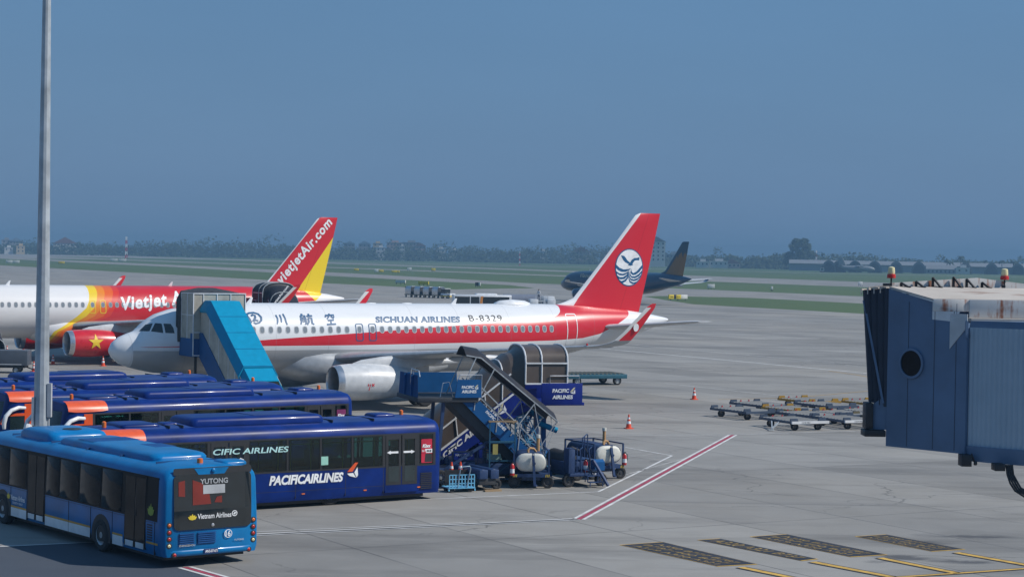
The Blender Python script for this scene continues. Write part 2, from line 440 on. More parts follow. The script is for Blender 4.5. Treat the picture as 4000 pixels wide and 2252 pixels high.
WIN = MB()
def make_airliner(kind, label, loc, rz, group, fus, finm, winm, engm, tailm, wingm, detail=True):
    t = thing('airliner', label, 'airliner', loc, rz, group)
    N = 40
    m = MB()
    rs = []
    for x in FX[1:]:
        zt, zb, hw = lerp_tab(ZT, x), lerp_tab(ZB, x), lerp_tab(HW, x)
        rs.append([(x, hw * math.sin(2 * math.pi * j / N), (zt + zb) / 2 + (zt - zb) / 2 * math.cos(2 * math.pi * j / N)) for j in range(N)])
    rs.insert(0, [(0.0, .01 * math.sin(2 * math.pi * j / N), 3.21 + .01 * math.cos(2 * math.pi * j / N)) for j in range(N)])
    m.rings(rs)
    fo = m.build('fuselage', fus, t, ang=60)
    e = MB(); e.lathe([(0, .11), (.04, .10), (.05, .02)], (37.5, 0, 4.89), 'x', 14, True); e.build('exhaust_outlet', DARK, t)
    # belly fairing
    m = MB(); rs = []
    for x, hh, ww, dz in [(9.6, .35, .6, .05), (10.3, .7, 1.3, .0), (11.2, .95, 1.85, -.02), (12.4, 1.08, 2.12, -.05), (14, 1.1, 2.18, -.05), (17.5, 1.05, 2.15, -.02), (19.3, .9, 1.9, .02), (20.8, .6, 1.35, .06), (22, .3, .6, .1)]:
        rs.append([(x, ww * math.copysign(abs(math.sin(a)) ** .75, math.sin(a)), 2.34 + dz + hh * math.copysign(abs(math.cos(a)) ** .75, math.cos(a))) for a in [2 * math.pi * j / 28 for j in range(28)]])
    m.rings(rs); m.build('belly_fairing', wingm if kind == 'sichuan' else fus, t, ang=60)
    # fin
    m = MB()
    m.rings([airfoil(fin_le(z), fin_te(z) - fin_le(z), .085 * (.9 if z < 11.7 else .3), 1, lambda x, d, z=z: (x, -d, z)) for z in (4.8, 5.45, 5.7, 5.85, 6.0, 6.25, 7.2, 9.24, 11.0, 11.6, 11.74)])
    m.build('fin', finm, t, ang=40)
    for s in (-1, 1):
        m = MB()
        m.rings([airfoil(a, c, .10, 1, lambda x, d, y=y, z=z: (x, s * y, z + d)) for y, a, c, z in ((.2, 31.55, 4.0, 4.42), (1.2, 32.1, 3.6, 4.5), (5.9, 35.25, 1.55, 4.98), (6.2, 35.6, 1.2, 5.0))])
        m.build('tailplane', tailm, t, ang=50)
        # wing with blended winglet
        m = MB()
        W = [(0, 11.9, 7.4, 2.45, .15), (1.9, 12.85, 5.95, 2.72, .15), (4.2, 14.0, 4.85, 2.95, .13), (6.4, 15.1, 3.95, 3.15, .12), (10, 17.2, 3.1, 3.48, .115), (14, 19.65, 2.3, 3.83, .11), (16.6, 21.2, 1.75, 4.06, .11)]
        m.rings([airfoil(a, c, th, .8, lambda x, d, y=y, z=z, a=a, c=c: (x, s * y, z + d - .03 * (x - a) )) for y, a, c, z, th in W])
        wg = m.build('wing', wingm, t, ang=50)
        m = MB(); rs = []
        def sect(L):
            return [airfoil(a, c, .09, 1, lambda x, d, y=y, z=z, ny=-math.sin(R(g)), nz=math.cos(R(g)): (x, s * (y + d * ny), z + d * nz)) for y, a, c, z, g in L]
        m.rings(sect(((16.6, 21.2, 1.75, 4.06, 5), (16.95, 21.65, 1.55, 4.12, 20), (17.22, 22.1, 1.3, 4.25, 45), (17.35, 22.45, 1.08, 4.42, 60)))); m.build('winglet_root', wingm, wg, ang=50)
        m = MB()
        m.rings(sect(((17.35, 22.45, 1.08, 4.42, 60), (17.5, 22.92, .93, 4.85, 74), (17.62, 23.66, .74, 5.6, 80), (17.72, 24.25, .55, 6.22, 82), (17.76, 24.58, .25, 6.42, 82))[:5 if detail else 2])); m.build('winglet', winm, wg, ang=50)
        for y, x0, ln, z0 in ((4.4, 16.2, 4.2, 2.62), (8.0, 17.3, 3.9, 2.98), (12.0, 19.3, 3.2, 3.36)):
            m = MB()
            m.lathe([(0, .03), (.35, .16), (1.0, .24), (ln * .5, .27), (ln * .8, .17), (ln, .02)], (x0, s * y, z0), 'x', 12)
            m.build('flap_fairing', tailm, wg, ang=60)
        # engine
        cy = s * 5.75; EZ = 1.60
        m = MB(); m.lathe([(11.5, .985), (12.1, 1.035), (12.9, 1.055), (13.8, 1.03), (14.7, .94), (15.5, .82), (16.12, .72), (16.16, .69), (15.6, .66)], (0, cy, EZ), 'x', 36)
        en = m.build('engine', engm, t, ang=50)
        m = MB(); m.lathe([(12.3, .80), (11.6, .82), (11.25, .845), (11.15, .875), (11.13, .90), (11.2, .935), (11.5, .985)], (0, cy, EZ), 'x', 36)
        m.build('inlet_ring', METAL, en, ang=50)
        m = MB(); m.lathe([(12.28, .01), (12.3, .81)], (0, cy, EZ), 'x', 24)
        for k in range(22):
            a = 2 * math.pi * k / 22; c_, s_ = math.cos(a), math.sin(a); c2, s2 = math.cos(a + .22), math.sin(a + .22)
            m.add([(12.2, cy + .2 * c_, EZ + .2 * s_), (12.05, cy + .79 * c_, EZ + .79 * s_), (12.2, cy + .79 * c2, EZ + .79 * s2), (12.27, cy + .2 * c2, EZ + .2 * s2)], [(0, 1, 2, 3)])
        m.build('fan', DARK, en)
        m = MB(); m.lathe([(11.85, .01), (11.95, .1), (12.25, .24)], (0, cy, EZ), 'x', 16); m.build('spinner', DARK, en, ang=60)
        m = MB(); m.lathe([(15.4, .5), (16.0, .42), (16.9, .05)], (0, cy, EZ), 'x', 20, True); m.build('exhaust_cone', DARK, en, ang=50)
        m = MB(); rs = []
        for x, z0, z1, h in ((12.35, 2.5, 2.66, .05), (12.9, 2.45, 2.84, .16), (14.2, 2.4, 3.02, .2), (15.4, 2.2, 3.1, .2), (17.2, 2.55, 2.95, .16), (18.3, 2.85, 2.95, .03)):
            rs.append([(x, cy - h, z0), (x, cy - h, z1 - .1), (x, cy - h * .4, z1), (x, cy + h * .4, z1), (x, cy + h, z1 - .1), (x, cy + h, z0)])
        m.rings(rs); m.build('pylon', LGREY, t, ang=50)
        # main gear
        m = MB(); gy = s * 3.8
        m.tube([(17.7, gy, .58), (17.7, gy + s * .1, 2.7)], .13, 10); m.bar((17.7, gy, 1.2), (17.7, gy - s * 1.5, 2.3), .1); m.tube([(17.7, gy - .5, .58), (17.7, gy + .5, .58)], .09, 8)
        m.box(17.3, 18.1, gy + s * .2 - .03, gy + s * .2 + .03, 1.2, 2.7)
        mg = m.build('main_gear', LGREY, t)
        for o in (-.46, .46):
            k = MB(); k.lathe([(-.2, .3), (-.2, .5), (-.12, .58), (.12, .58), (.2, .5), (.2, .3)], (17.7, gy + o, .58), 'y', 24)
            k.mat(1).lathe([(-.19, .3), (-.1, .26), (-.1, .01)], (17.7, gy + o, .58), 'y', 16); k.lathe([(.19, .3), (.1, .26), (.1, .01)], (17.7, gy + o, .58), 'y', 16)
            k.build('wheel', [RUBBER, LGREY], mg)
    m = MB(); m.tube([(5.1, 0, .4), (5.0, 0, 2.2)], .1, 10); m.tube([(5.1, -.35, .38), (5.1, .35, .38)], .06, 8); m.box(4.3, 5.6, -.55, -.51, 1.25, 1.9); m.box(4.3, 5.6, .51, .55, 1.25, 1.9)
    ng = m.build('nose_gear', LGREY, t)
    for o in (-.24, .24):
        k = MB(); k.lathe([(-.11, .2), (-.11, .33), (-.06, .38), (.06, .38), (.11, .33), (.11, .2)], (5.1, o, .38), 'y', 20); k.mat(1).lathe([(-.1, .2), (-.05, .01)], (5.1, o, .38), 'y', 12); k.lathe([(.1, .2), (.05, .01)], (5.1, o, .38), 'y', 12)
        k.build('wheel', [RUBBER, LGREY], ng)
    # antennas
    for ax, az in ((8.2, 5.87), (21.6, 5.87)):
        m = MB(); m.prism([(0, 0), (.32, 0), (.42, .34), (.30, .34)], lambda u, v, d: (ax + u, d, az + v), -.03, .03); m.build('antenna', WHITE, t)
    if not detail: return t
    # cabin windows
    wx = [6.85 + .533 * i for i in range(14)] + [14.58, 15.43] + [16.05 + .533 * i for i in range(23)]
    for i, x in enumerate(wx):
        k = MB()
        for mi, (a, b, off) in enumerate(((.155, .215, .008), (.115, .175, .012))):
            p = [(x + a * math.copysign(abs(math.cos(q)) ** .75, math.cos(q)), 4.40 + b * math.copysign(abs(math.sin(q)) ** .75, math.sin(q))) for q in [2 * math.pi * j / 18 for j in range(18)]]
            k.mat(mi).add([fsurf(u, v, off) for u, v in p], [tuple(range(18))])
        k.build('cabin_window', [LGREY if kind == 'sichuan' else GREYP, WINPANE], t, smooth=False)
    # exits and doors
    for x0, x1, z0, z1, mm, nm in ((14.33, 14.83, 3.73, 4.76, 0, 'emergency_exit'), (15.18, 15.68, 3.73, 4.76, 0, 'emergency_exit'), (29.0, 29.82, 3.37, 5.32, 1, 'cabin_door'), (4.62, 5.44, 3.37, 5.30, 1, 'cabin_door')):
        o_, i_ = rrect(x0, x1, z0, z1, .12), rrect(x0 + .055, x1 - .055, z0 + .055, z1 - .055, .085)
        vs, fs = ringgeo(o_, i_)
        decal(nm, (vs, fs), lambda u, v: fsurf(u, v, .009), (TEXTBLUE if mm == 0 else TEXTWHITE) if kind == 'sichuan' else YEL, t, [z0 + (z1 - z0) * k / 8 for k in range(1, 8)])
    # cockpit windows
    for q in ([(1.60, 4.30), (1.97, 4.66), (2.28, 4.75), (2.0, 4.31)], [(2.07, 4.31), (2.38, 4.76), (2.68, 4.74), (2.66, 4.23)], [(2.78, 4.24), (2.77, 4.74), (3.14, 4.73), (3.25, 4.5), (3.27, 4.22)]):
        for s in (1, -1):
            vs, fs = polygeo(q)
            decal('cockpit_window', (vs, fs), lambda u, v: (lambda p: (p[0], s * p[1], p[2]))(fsurf(u, min(v, lerp_tab(ZT, u) - .03), .012)), GLASS, t, [4.3, 4.37, 4.44, 4.51, 4.58, 4.65, 4.72], [1.7, 1.8, 1.9, 2.0, 2.1, 2.2, 2.5])
    return t
def winglet_mat(name, col):
    t = NT(name); le = t.f('SUBTRACT', t.x, t.f('ADD', 22.45, t.f('MULTIPLY', t.f('SUBTRACT', t.z, 4.42), 1.02)))
    wht = t.f('MULTIPLY', t.f('LESS_THAN', le, .27), t.f('LESS_THAN', t.z, 6.2))
    return t.set(t.mix(wht, col, (.66, .66, .65)), .32, 0, .3)
_t = NT('cabin_pane'); WINPANE = _t.set((.22, .25, .28), .2, 0, .4)

SI = (-22.5163, 114.4563, 0.0), .5155
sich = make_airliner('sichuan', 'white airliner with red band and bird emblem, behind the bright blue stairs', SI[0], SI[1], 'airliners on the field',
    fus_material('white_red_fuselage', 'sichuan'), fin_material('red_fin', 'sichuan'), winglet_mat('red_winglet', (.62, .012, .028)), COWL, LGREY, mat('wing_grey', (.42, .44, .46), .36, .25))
for s_, x0, z0, w_, pr in (
    ([[(.05, .95), (.02, .72), (.14, .42), (.22, .08, .8)], [(.03, .86), (.22, .97), (.55, 1.0), (.83, .88), (.97, .6), (.93, .32), (.75, .1), (.5, .02), (.38, .12)], [(.3, .7), (.42, .82), (.57, .76), (.55, .55), (.4, .3), (.34, .22)], [(.36, .24), (.55, .34), (.72, .26)]], 7.66, 4.74, .88, 0),
    ([[(.08, .9), (.16, .6), (.12, .3), (.02, .06, .6)], [(.46, .92), (.5, .55), (.46, .22, .7)], [(.78, 1.0), (.88, .6), (.9, .25), (.97, .0, .8)]], 9.40, 4.68, .66, 0),
    ([[(.24, 1.0), (.18, .86)], [(.1, .82), (.4, .84), (.42, .1), (.3, .04, .6)], [(.1, .82), (.11, .4), (.0, .04, .6)], [(.0, .46), (.5, .52)], [(.24, .72), (.27, .6)], [(.24, .36), (.27, .24)], [(.7, 1.0), (.75, .88)], [(.54, .77), (.98, .82)], [(.64, .6), (.62, .25), (.48, .0, .6)], [(.64, .6), (.87, .62), (.86, .12), (1.0, .06)]], 10.90, 4.68, .84, 0),
    ([[(.48, 1.02), (.52, .9)], [(.06, .68), (.1, .85), (.94, .89), (.86, .7)], [(.4, .76), (.18, .52, .6)], [(.6, .76), (.84, .58)], [(.22, .4), (.82, .44)], [(.5, .42), (.48, .08)], [(.06, .03), (.95, .08)]], 12.50, 4.68, .66, 0)):
    vs, fs = strokes(s_, .15)
    vs = [(u * w_, v * .62) for u, v in vs]
    decal('lettering', (vs, fs), lambda u, v: fsurf(x0 + u, z0 + v, .012), TEXTBLUE, sich, [.1, .2, .3, .4, .5])
text('lettering', 'SICHUAN AIRLINES', lambda u, v: fsurf(15.71 + u, 4.79 + v, .012), 5.69, .36, TEXTBLUE, sich, .045, .14, True, 1.06)
text('registration', 'B-8329', lambda u, v: fsurf(22.02 + u, 4.87 + v, .012), 2.29, .36, TEXTBLACK, sich, .0, 0, True, 1.15)
# fin emblem: white oval in a blue ring, a gull above, wavy bands below
EM = [(1.12, 1.21)]
cx, cz, rx, rzz = 34.42, 8.24, 1.10, 1.21
decal('emblem', polygeo(ellipse(cx, cz, rx, rzz, 40)), lambda u, v: fin_y(u, v, .012), TEXTBLUE, sich, [cz - .9, cz - .45, cz, cz + .45, cz + .9], [cx - .7, cx - .35, cx, cx + .35, cx + .7])
decal('emblem', polygeo(ellipse(cx, cz, rx - .07, rzz - .07, 40)), lambda u, v: fin_y(u, v, .02), TEXTWHITE, sich, [cz - .9, cz - .45, cz, cz + .45, cz + .9], [cx - .7, cx - .35, cx, cx + .35, cx + .7])
gull = [((a - 1137) / 185, (530 - b) / 240) for a, b in ((1024, 376), (1062, 380), (1084, 402), (1108, 438), (1146, 466), (1166, 432), (1202, 406), (1240, 404), (1272, 394), (1268, 436), (1236, 434), (1208, 440), (1190, 462), (1178, 484), (1186, 498), (1150, 508), (1112, 498), (1134, 488), (1082, 464), (1056, 438), (1040, 408))]
_e = lambda L: [((a - 1137) / 185, (530 - b) / 240) for a, b in L]
wave = [_e(L) for L in (
    [(960, 492), (1005, 535), (1060, 556), (1115, 552), (1160, 540), (1135, 566), (1085, 588), (1030, 585), (985, 565), (958, 535)],
    [(962, 578), (1005, 606), (1050, 612), (1095, 598), (1140, 566), (1115, 606), (1065, 634), (1010, 632), (968, 606)],
    [(972, 630), (1010, 656), (1055, 655), (1100, 626), (1136, 578), (1120, 638), (1075, 678), (1025, 684), (990, 668)],
    [(1000, 694), (1035, 706), (1075, 692), (1112, 650), (1134, 594), (1128, 660), (1095, 708), (1050, 734), (1022, 722)],
    [(1160, 540), (1170, 582), (1190, 602), (1235, 582), (1280, 530), (1314, 490), (1316, 532), (1275, 586), (1225, 622), (1185, 628), (1155, 602)],
    [(1146, 560), (1150, 612), (1172, 642), (1215, 644), (1265, 614), (1314, 562), (1310, 596), (1265, 646), (1215, 668), (1172, 664), (1146, 634)],
    [(1141, 580), (1142, 640), (1162, 674), (1205, 684), (1255, 664), (1304, 614), (1296, 644), (1250, 692), (1205, 706), (1160, 696), (1138, 656)],
    [(1137, 594), (1136, 664), (1154, 704), (1196, 724), (1240, 712), (1284, 668), (1266, 708), (1228, 736), (1186, 744), (1146, 722), (1130, 674)])]
def inell(p): return [(u, v) for u, v in p]
for sh in [gull] + wave:
    pts = []
    for u, v in sh:
        L = math.hypot(u, v)
        if L > .98: u, v = u * .98 / L, v * .98 / L
        pts.append((cx + u * (rx - .02), cz + v * (rzz - .02)))
    decal('emblem', polygeo(pts), lambda u, v: fin_y(u, v, .026), TEXTBLUE, sich, [cz - .6, cz, cz + .4], [cx - .4, cx, cx + .4])
m = MB(); m.lathe([(0, .30), (.05, .29), (.1, .2), (.12, .01)], (0, 0, 0), 'z', 24)
m.v = [(25.9 + x * 4.3, y * 2.0, 5.80 + z * 2.9) for x, y, z in m.v]; m.build('antenna_dome', WHITE, sich, ang=60)
for ax in (16.2, 18.6):
    m = MB(); m.lathe([(0, .30), (.05, .25), (.08, .01)], (0, 0, 0), 'z', 16); m.v = [(ax + x * 1.3, y * .5, 5.87 + z * .8) for x, y, z in m.v]; m.build('antenna_blade', WHITE, sich, ang=60)
decal('emblem', polygeo(ellipse(23.52, 5.12, .17, .22, 16)), lambda u, v: (u + .12, -17.62 - (v - 4.85) * .12, v), TEXTWHITE, sich)
m = MB(); m.lathe([(0, .06), (.08, .05), (.12, .01)], (21.25, -16.5, 4.12), 'z', 8); m.build('navigation_light', LAMPRED, sich)
vs, fs = strokes([[(0, .3), (.05, .0)]], .03); decal('warning_mark', strokes([[(0, .36), (-.05, .0)], [(-.12, .38), (-.12, .24)], [(.1, .38), (.24, .24)], [(.1, .24), (.24, .38)]], .05), lambda u, v: (13.0 + u, -5.75 - math.sqrt(max(0, 1.07 ** 2 - (v - .42) ** 2)), 1.18 + v), SRED, sich)

vred = mat('vietjet_red', (.58, .012, .022), .3, coat=.35)
viet = make_airliner('vietjet', 'red and white airliner with starred engine and yellow and red fin', (-46.14, 153.93, .04), .5547, 'airliners on the field',
    fus_material('white_to_red_fuselage', 'vietjet'), fin_material('red_yellow_fin', 'vietjet'), winglet_mat('red_white_winglet', (.58, .012, .022)), vred, LGREY, mat('wing_grey', (.42, .44, .46), .36, .25))
text('lettering', 'Vietjet Air.com', lambda u, v: fsurf(16.95 + u, 3.64 + v + u * .10, .014), 8.9, 1.36, TEXTWHITE, viet, .034, .15, True, 1.14)
def vfin(u, v):
    return fin_y(31.80 + .672 * u - .740 * v, 5.86 + .740 * u + .672 * v, .015)
text('lettering', 'vietjetAir.com', vfin, 7.05, 1.08, TEXTWHITE, viet, .03, .12, True, 1.12)
st = []
for k in range(10):
    a = math.pi / 2 + k * math.pi / 5; r_ = .62 if k % 2 == 0 else .245
    st.append((r_ * math.cos(a), r_ * math.sin(a)))
decal('emblem', polygeo(st), lambda u, v: (13.1 + u, -5.75 - math.sqrt(max(0, 1.075 ** 2 - (v + .12) ** 2)) - .005, 1.72 + v), YEL, viet, [-.4, -.2, 0, .2, .4], [-.3, 0, .3])
text('lettering', 'vietjetAir.com', lambda u, v: (22.72 + u * .62 - v * .75, -17.66 - u * .08, 4.75 + u * .78 + v * .5), 1.9, .26, TEXTWHITE, viet, .03)

vna = make_airliner('vna', 'dark blue airliner with a golden flower on its fin, taxiing far behind the red fin', (9.87, 405.14, 0), -.913, 'airliners on the field',
    fus_material('dark_blue_fuselage', 'vna'), fin_material('blue_gold_fin', 'vna'), mat('dark_blue_paint', (.012, .05, .11), .4), mat('dark_blue_paint', (.012, .05, .11), .4), LGREY, LGREY, False)
text('lettering', 'Vietnam Airlines', lambda u, v: fsurf(7.5 + u, 4.6 + v, .02), 8.0, .75, mat('pale_gold', (.45, .42, .32), .5), vna, .02, 0, True)

# ------------------------------------------------------------------ buses (local x forward, y left, z up)
def wheel(mb, x, y, r, wd):
    mb.mat(0).lathe([(-wd, r * .6), (-wd, r * .88), (-wd * .7, r), (wd * .7, r), (wd, r * .88), (wd, r * .6)], (x, y, r), 'y', 24)
    mb.mat(1)
    for s in (-1, 1): mb.lathe([(s * wd * .95, r * .6), (s * wd * .5, r * .5), (s * wd * .6, r * .2), (s * wd * .9, r * .18), (s * wd * .9, .01)], (x, y, r), 'y', 16)
def add_wheel(t, x, y, r, wd=.14, m=STEEL):
    k = MB(); wheel(k, x, y, r, wd); return k.build('wheel', [RUBBER, m], t)
def roundpod(x0, x1, w_, z0, h, r=.22):
    """low roof pod with rounded plan and edges"""
    k = MB(); rs = []
    for f, z in ((0, 0), (0, .45), (.12, .75), (.35, .93), (.7, 1.0)):
        i = f * r * 2.2
        rs.append([(u, v, z0 + h * z) for u, v in rrect(x0 + i, x1 - i, -w_ / 2 + i * .6, w_ / 2 - i * .6, r)])
    return k.rings(rs)
class Side:
    """thin panels that follow the side wall of a bus"""
    def __init__(s, y0, z0, z1, tum): s.y0, s.z0, s.z1, s.t = y0, z0, z1, tum
    def y(s, z): return s.y0 - s.t * max(0, z - s.z0) / (s.z1 - s.z0)
    def panel(s, mb, sg, x0, x1, z0, z1, off):
        a, b = s.y(z0), s.y(z1)
        return mb.add([(x0, sg * (a - .03), z0), (x1, sg * (a - .03), z0), (x1, sg * (b - .03), z1), (x0, sg * (b - .03), z1),
                       (x0, sg * (a + off), z0), (x1, sg * (a + off), z0), (x1, sg * (b + off), z1), (x0, sg * (b + off), z1)],
                      [(0, 1, 2, 3), (4, 5, 6, 7), (0, 1, 5, 4), (1, 2, 6, 5), (2, 3, 7, 6), (3, 0, 4, 7)])
    def fn(s, sg, x0, z0, off=.02):
        return lambda u, v: (x0 - sg * u, sg * (s.y(z0 + v) + off), z0 + v)
ARROW = [(0, .07), (.16, .14), (.16, .105), (.48, .105), (.48, .035), (.16, .035), (.16, 0)]
def arrow(t, S, sg, x0, z0, flip):
    p = [((.48 - u if flip else u), v) for u, v in ARROW]
    decal('arrow_sticker', polygeo(p), S.fn(sg, x0, z0, .03), TEXTWHITE, t)
def logo3(t, fn, s=1.0, top=ORANGE):
    decal('emblem', polygeo([(.0, .30), (.30, .30), (.62, .74), (.44, .74)]), lambda u, v: fn(u * s, v * s), top, t)
    decal('emblem', polygeo([(.0, .22), (.34, .24), (.50, .0), (.12, .10)]), lambda u, v: fn(u * s, v * s), TEXTWHITE, t)
    decal('emblem', polygeo([(.40, .26), (.58, .52), (.62, .12), (.54, .0)]), lambda u, v: fn(u * s, v * s), TEXTWHITE, t)
def make_apron_bus(label, loc, rz, group, poster=RED_ADV, big_text=True, gs=False):
    t = thing('apron_bus', label, 'bus', loc, rz, group)
    prof = [(1.44, .25), (1.5, .45), (1.5, 1.3), (1.47, 2.42), (1.43, 2.62), (1.34, 2.76), (1.18, 2.86), (.7, 2.94), (0, 2.97)]
    full = prof + [(-y, z) for y, z in prof[-2::-1]]
    m = MB(); rs = []
    for x, sy, dz, rake in ((-6.9, .9, .10, 0), (-6.87, .955, .05, 0), (-6.8, .99, .015, 0), (-6.65, 1, 0, 0), (5.6, 1, 0, .02), (6.2, .985, .01, .10), (6.6, .93, .04, .18), (6.82, .82, .1, .24), (6.9, .7, .16, .28)):
        rs.append([(x - rake * max(0, z - 1.0), y * sy, z - (dz if z > 2.3 else 0)) for y, z in full])
    m.rings(rs)
    nn = len(full)                                   # leave the side walls open between sill and roof edge: the windows go there
    keep = []
    for f_ in m.f:
        zs = [m.v[i][2] for i in f_]; xs_ = [m.v[i][0] for i in f_]; ys_ = [abs(m.v[i][1]) for i in f_]
        if len(f_) == 4 and min(zs) > 1.25 and max(zs) < 2.43 and min(ys_) > 1.4 and min(xs_) > -6.7 and max(xs_) < 5.75: continue
        keep.append(f_)
    m.f = keep; m.k = m.k[:len(keep)]
    m.build('body', NAVY, t, ang=45)
    k = MB(); k.box(-6.6, 5.5, -1.42, 1.42, .60, .66); k.box(5.50, 5.56, -1.4, -.2, .66, 2.4); k.box(-6.62, -6.56, -1.42, 1.42, .66, 2.6); k.build('cabin_floor', GREYP, t)
    k = MB(); k.box(-6.6, 5.6, -1.40, 1.40, 2.50, 2.56); k.box(-6.6, 5.6, -.25, .25, 2.44, 2.50); k.build('cabin_ceiling', LGREY, t)
    k = MB()
    for x in (-5.9, -4.5, -3.2, -1.9, -.6, .95, 2.45, 3.8):
        for y in (-.75, .75): k.tube([(x, y, .66), (x, y, 2.5)], .022, 6)
    for y in (-.75, .75): k.tube([(-6.2, y, 2.15), (4.6, y, 2.15)], .018, 6)
    k.build('grab_rail', YEL, t)
    for x, y in ((-6.1, -.95), (-6.1, .95), (-2.6, -1.1), (-1.3, -1.1), (3.2, 1.05), (3.2, -1.05)):
        k = MB(); k.box(x - .22, x + .22, y - .25, y + .25, 1.02, 1.12); k.box(x - .24, x - .16, y - .25, y + .25, 1.1, 1.75); k.build('seat', EQBLUE, t, bevel=.02)
    k = MB(); rs = []
    for x in (-6.4, 5.2): rs.append([(x, y, z) for y, z in ((1.12, 2.86), (.7, 2.955), (0, 2.985), (-.7, 2.955), (-1.12, 2.86))])
    k.rings(rs, False, False); k.build('roof_skin', NAVYROOF, t)
    k = MB(); k.box(-6.3, 6.2, -1.25, 1.25, .12, .3); k.build('underframe', BLACK, t)
    S = Side(1.5, 1.3, 2.45, .03)
    for sg in (1, -1):
        k = MB(); S.panel(k, sg, -6.66, 5.62, 1.26, 1.335, .004); S.panel(k, sg, -6.66, 5.62, 2.395, 2.46, .004)
        for a, b in ((-6.66, -6.53), (-6.0, -5.88), (-4.54, -4.40), (-3.24, -3.12), (-1.96, -1.84), (-.64, -.52), (.88, 1.02), (2.38, 2.52), (3.73, 3.85), (5.28, 5.62)): S.panel(k, sg, a, b, 1.335, 2.395, .004)
        k.build('window_band', BLACK, t)
        k = MB()
        for x in (-4.46, -2.9, -.9, .95, 2.44, 3.9): S.panel(k, sg, x - .008, x + .008, .34, 1.25, .003)
        S.panel(k, sg, -6.6, 5.6, .60, .612, .003); k.build('panel_seam', BLACK, t)
        for a, b in ((-6.55, -5.98), (-4.42, -3.22), (-3.14, -1.94), (-1.86, -.62), (-.54, .9), (2.5, 3.75), (3.83, 5.3)):
            k = MB(); S.panel(k, sg, a, b, 1.33, 2.40, .012); k.build('side_window', SEEGLASS, t)
        for a, b in ((-5.9, -4.52), (1.0, 2.4)):
            k = MB(); S.panel(k, sg, a, b, .35, 1.27, .010); d = k.build('door', NAVY, t)
            c = (a + b) / 2
            for p, q_ in ((a + .03, c - .02), (c + .02, b - .03)):
                k = MB(); S.panel(k, sg, p, q_, .62, 1.30, .018); S.panel(k, sg, p, p + .1, 1.30, 2.40, .018); S.panel(k, sg, q_ - .1, q_, 1.30, 2.40, .018); S.panel(k, sg, p + .1, q_ - .1, 2.25, 2.40, .018); k.build('door_leaf', BLACK, d)
                k = MB(); S.panel(k, sg, p + .1, q_ - .1, .72, 1.29, .024); k.build('door_pane', BGLASS, d)
                k = MB(); S.panel(k, sg, p + .1, q_ - .1, 1.31, 2.25, .012); k.build('door_pane', SEEGLASS, d)
    arrow(t, S, 1, -4.58, 1.72, False); arrow(t, S, 1, -5.28, 1.72, True)
    # arrows pointing away from the middle of the front door
    arrow(t, S, 1, 2.3, 1.72, False); arrow(t, S, 1, 1.6, 1.72, True)
    for k_ in range(9):
        k = MB() if k_ == 0 else k
        S.panel(k, 1, -6.5, -6.02, .42 + k_ * .068, .455 + k_ * .068, .02)
    k.build('engine_vent', BLACK, t)
    for x in (-5.95, -3.7, -1.2, 1.9, 4.2):
        k = MB(); S.panel(k, 1, x - .06, x + .06, .47, .51, .02); k.build('side_marker', LAMPORANGE, t)
    # poster behind the rear side window
    f = S.fn(1, -6.04, 1.36, .022)
    decal('poster', polygeo(rrect(0, .46, 0, .86, .02)), f, poster, t)
    decal('poster_text', polygeo([(.0, .36), (.46, .36), (.46, .5), (.0, .5)]), S.fn(1, -6.04, 1.36, .028), TEXTWHITE, t)
    decal('poster_text', polygeo([(.0, .36), (.2, .36), (.15, .5), (.0, .5)]), S.fn(1, -6.04, 1.36, .032), RED_ADV, t)
    decal('poster_text', polygeo([(.14, .03), (.45, .03), (.45, .33), (.17, .33)]), S.fn(1, -6.04, 1.36, .028), TEXTBLACK, t)
    text('poster_text', 'Kixx', S.fn(1, -6.08, 1.36 + .55, .034), .36, .13, TEXTWHITE, t, .05, .2)
    text('poster_text', 'PAO 1', S.fn(1, -6.06, 1.36 + .40, .036), .12, .07, TEXTWHITE, t, .03)
    text('poster_text', '0W-20', S.fn(1, -6.26, 1.36 + .39, .036), .2, .08, TEXTBLACK, t, .03)
    for x in (-4.3, -2.6, 3.2, 3.7):
        k = MB(); k.box(x - .012, x + .012, -1.05, 1.05, 2.90, 2.992); k.build('roof_seam', BLACK, t)
    # roof equipment
    p = roundpod(-2.35, 2.85, 1.9, 2.92, .30); pod = p.build('air_conditioner', NAVY, t, ang=50)
    k = MB(); k.box(-2.0, .4, -.75, .75, 3.2, 3.235); k.build('condenser_grille', NAVYROOF, pod)
    p = roundpod(3.9, 5.3, 1.5, 2.92, .14, .12); p.build('roof_hatch', NAVY, t, ang=50)
    p = roundpod(-5.6, -4.7, .8, 2.93, .16, .1); p.build('roof_vent', NAVY, t, ang=50)
    p = roundpod(3.0, 3.6, .6, 2.93, .1, .08); p.build('roof_vent', NAVY, t, ang=50)
    for x, y in ((5.75, .3), (-6.2, -.2)):
        k = MB(); k.lathe([(0, .09), (.02, .09), (.02, .075), (.2, .07), (.23, .02)], (x, y, 2.93), 'z', 14, True); k.build('beacon', LAMPORANGE, t)
    # orange mask round the driver's corner
    for sg in (1, -1):
        k = MB(); rs = []
        for x, z0 in ((4.75, 2.56), (5.0, 2.52), (5.6, 2.50), (6.1, 2.50), (6.42, 2.54)):
            sc = 1.012 if x < 6 else (.985 if x < 6.3 else .955)
            pp = [(1.485, z0), (1.465, 2.58), (1.445, 2.64), (1.355, 2.775), (1.19, 2.875), (.95, 2.915 if x > 4.9 else 2.90)]
            rs.append([(x, sg * y * sc, z + .012) for y, z in pp])
        k.rings(rs, False, False); k.build('corner_mask', ORANGE, t, ang=60)
        k = MB(); S.panel(k, sg, 5.42, 5.78, .75, 2.44, .02); S.panel(k, sg, 5.78, 6.5, 1.95, 2.06, .02)
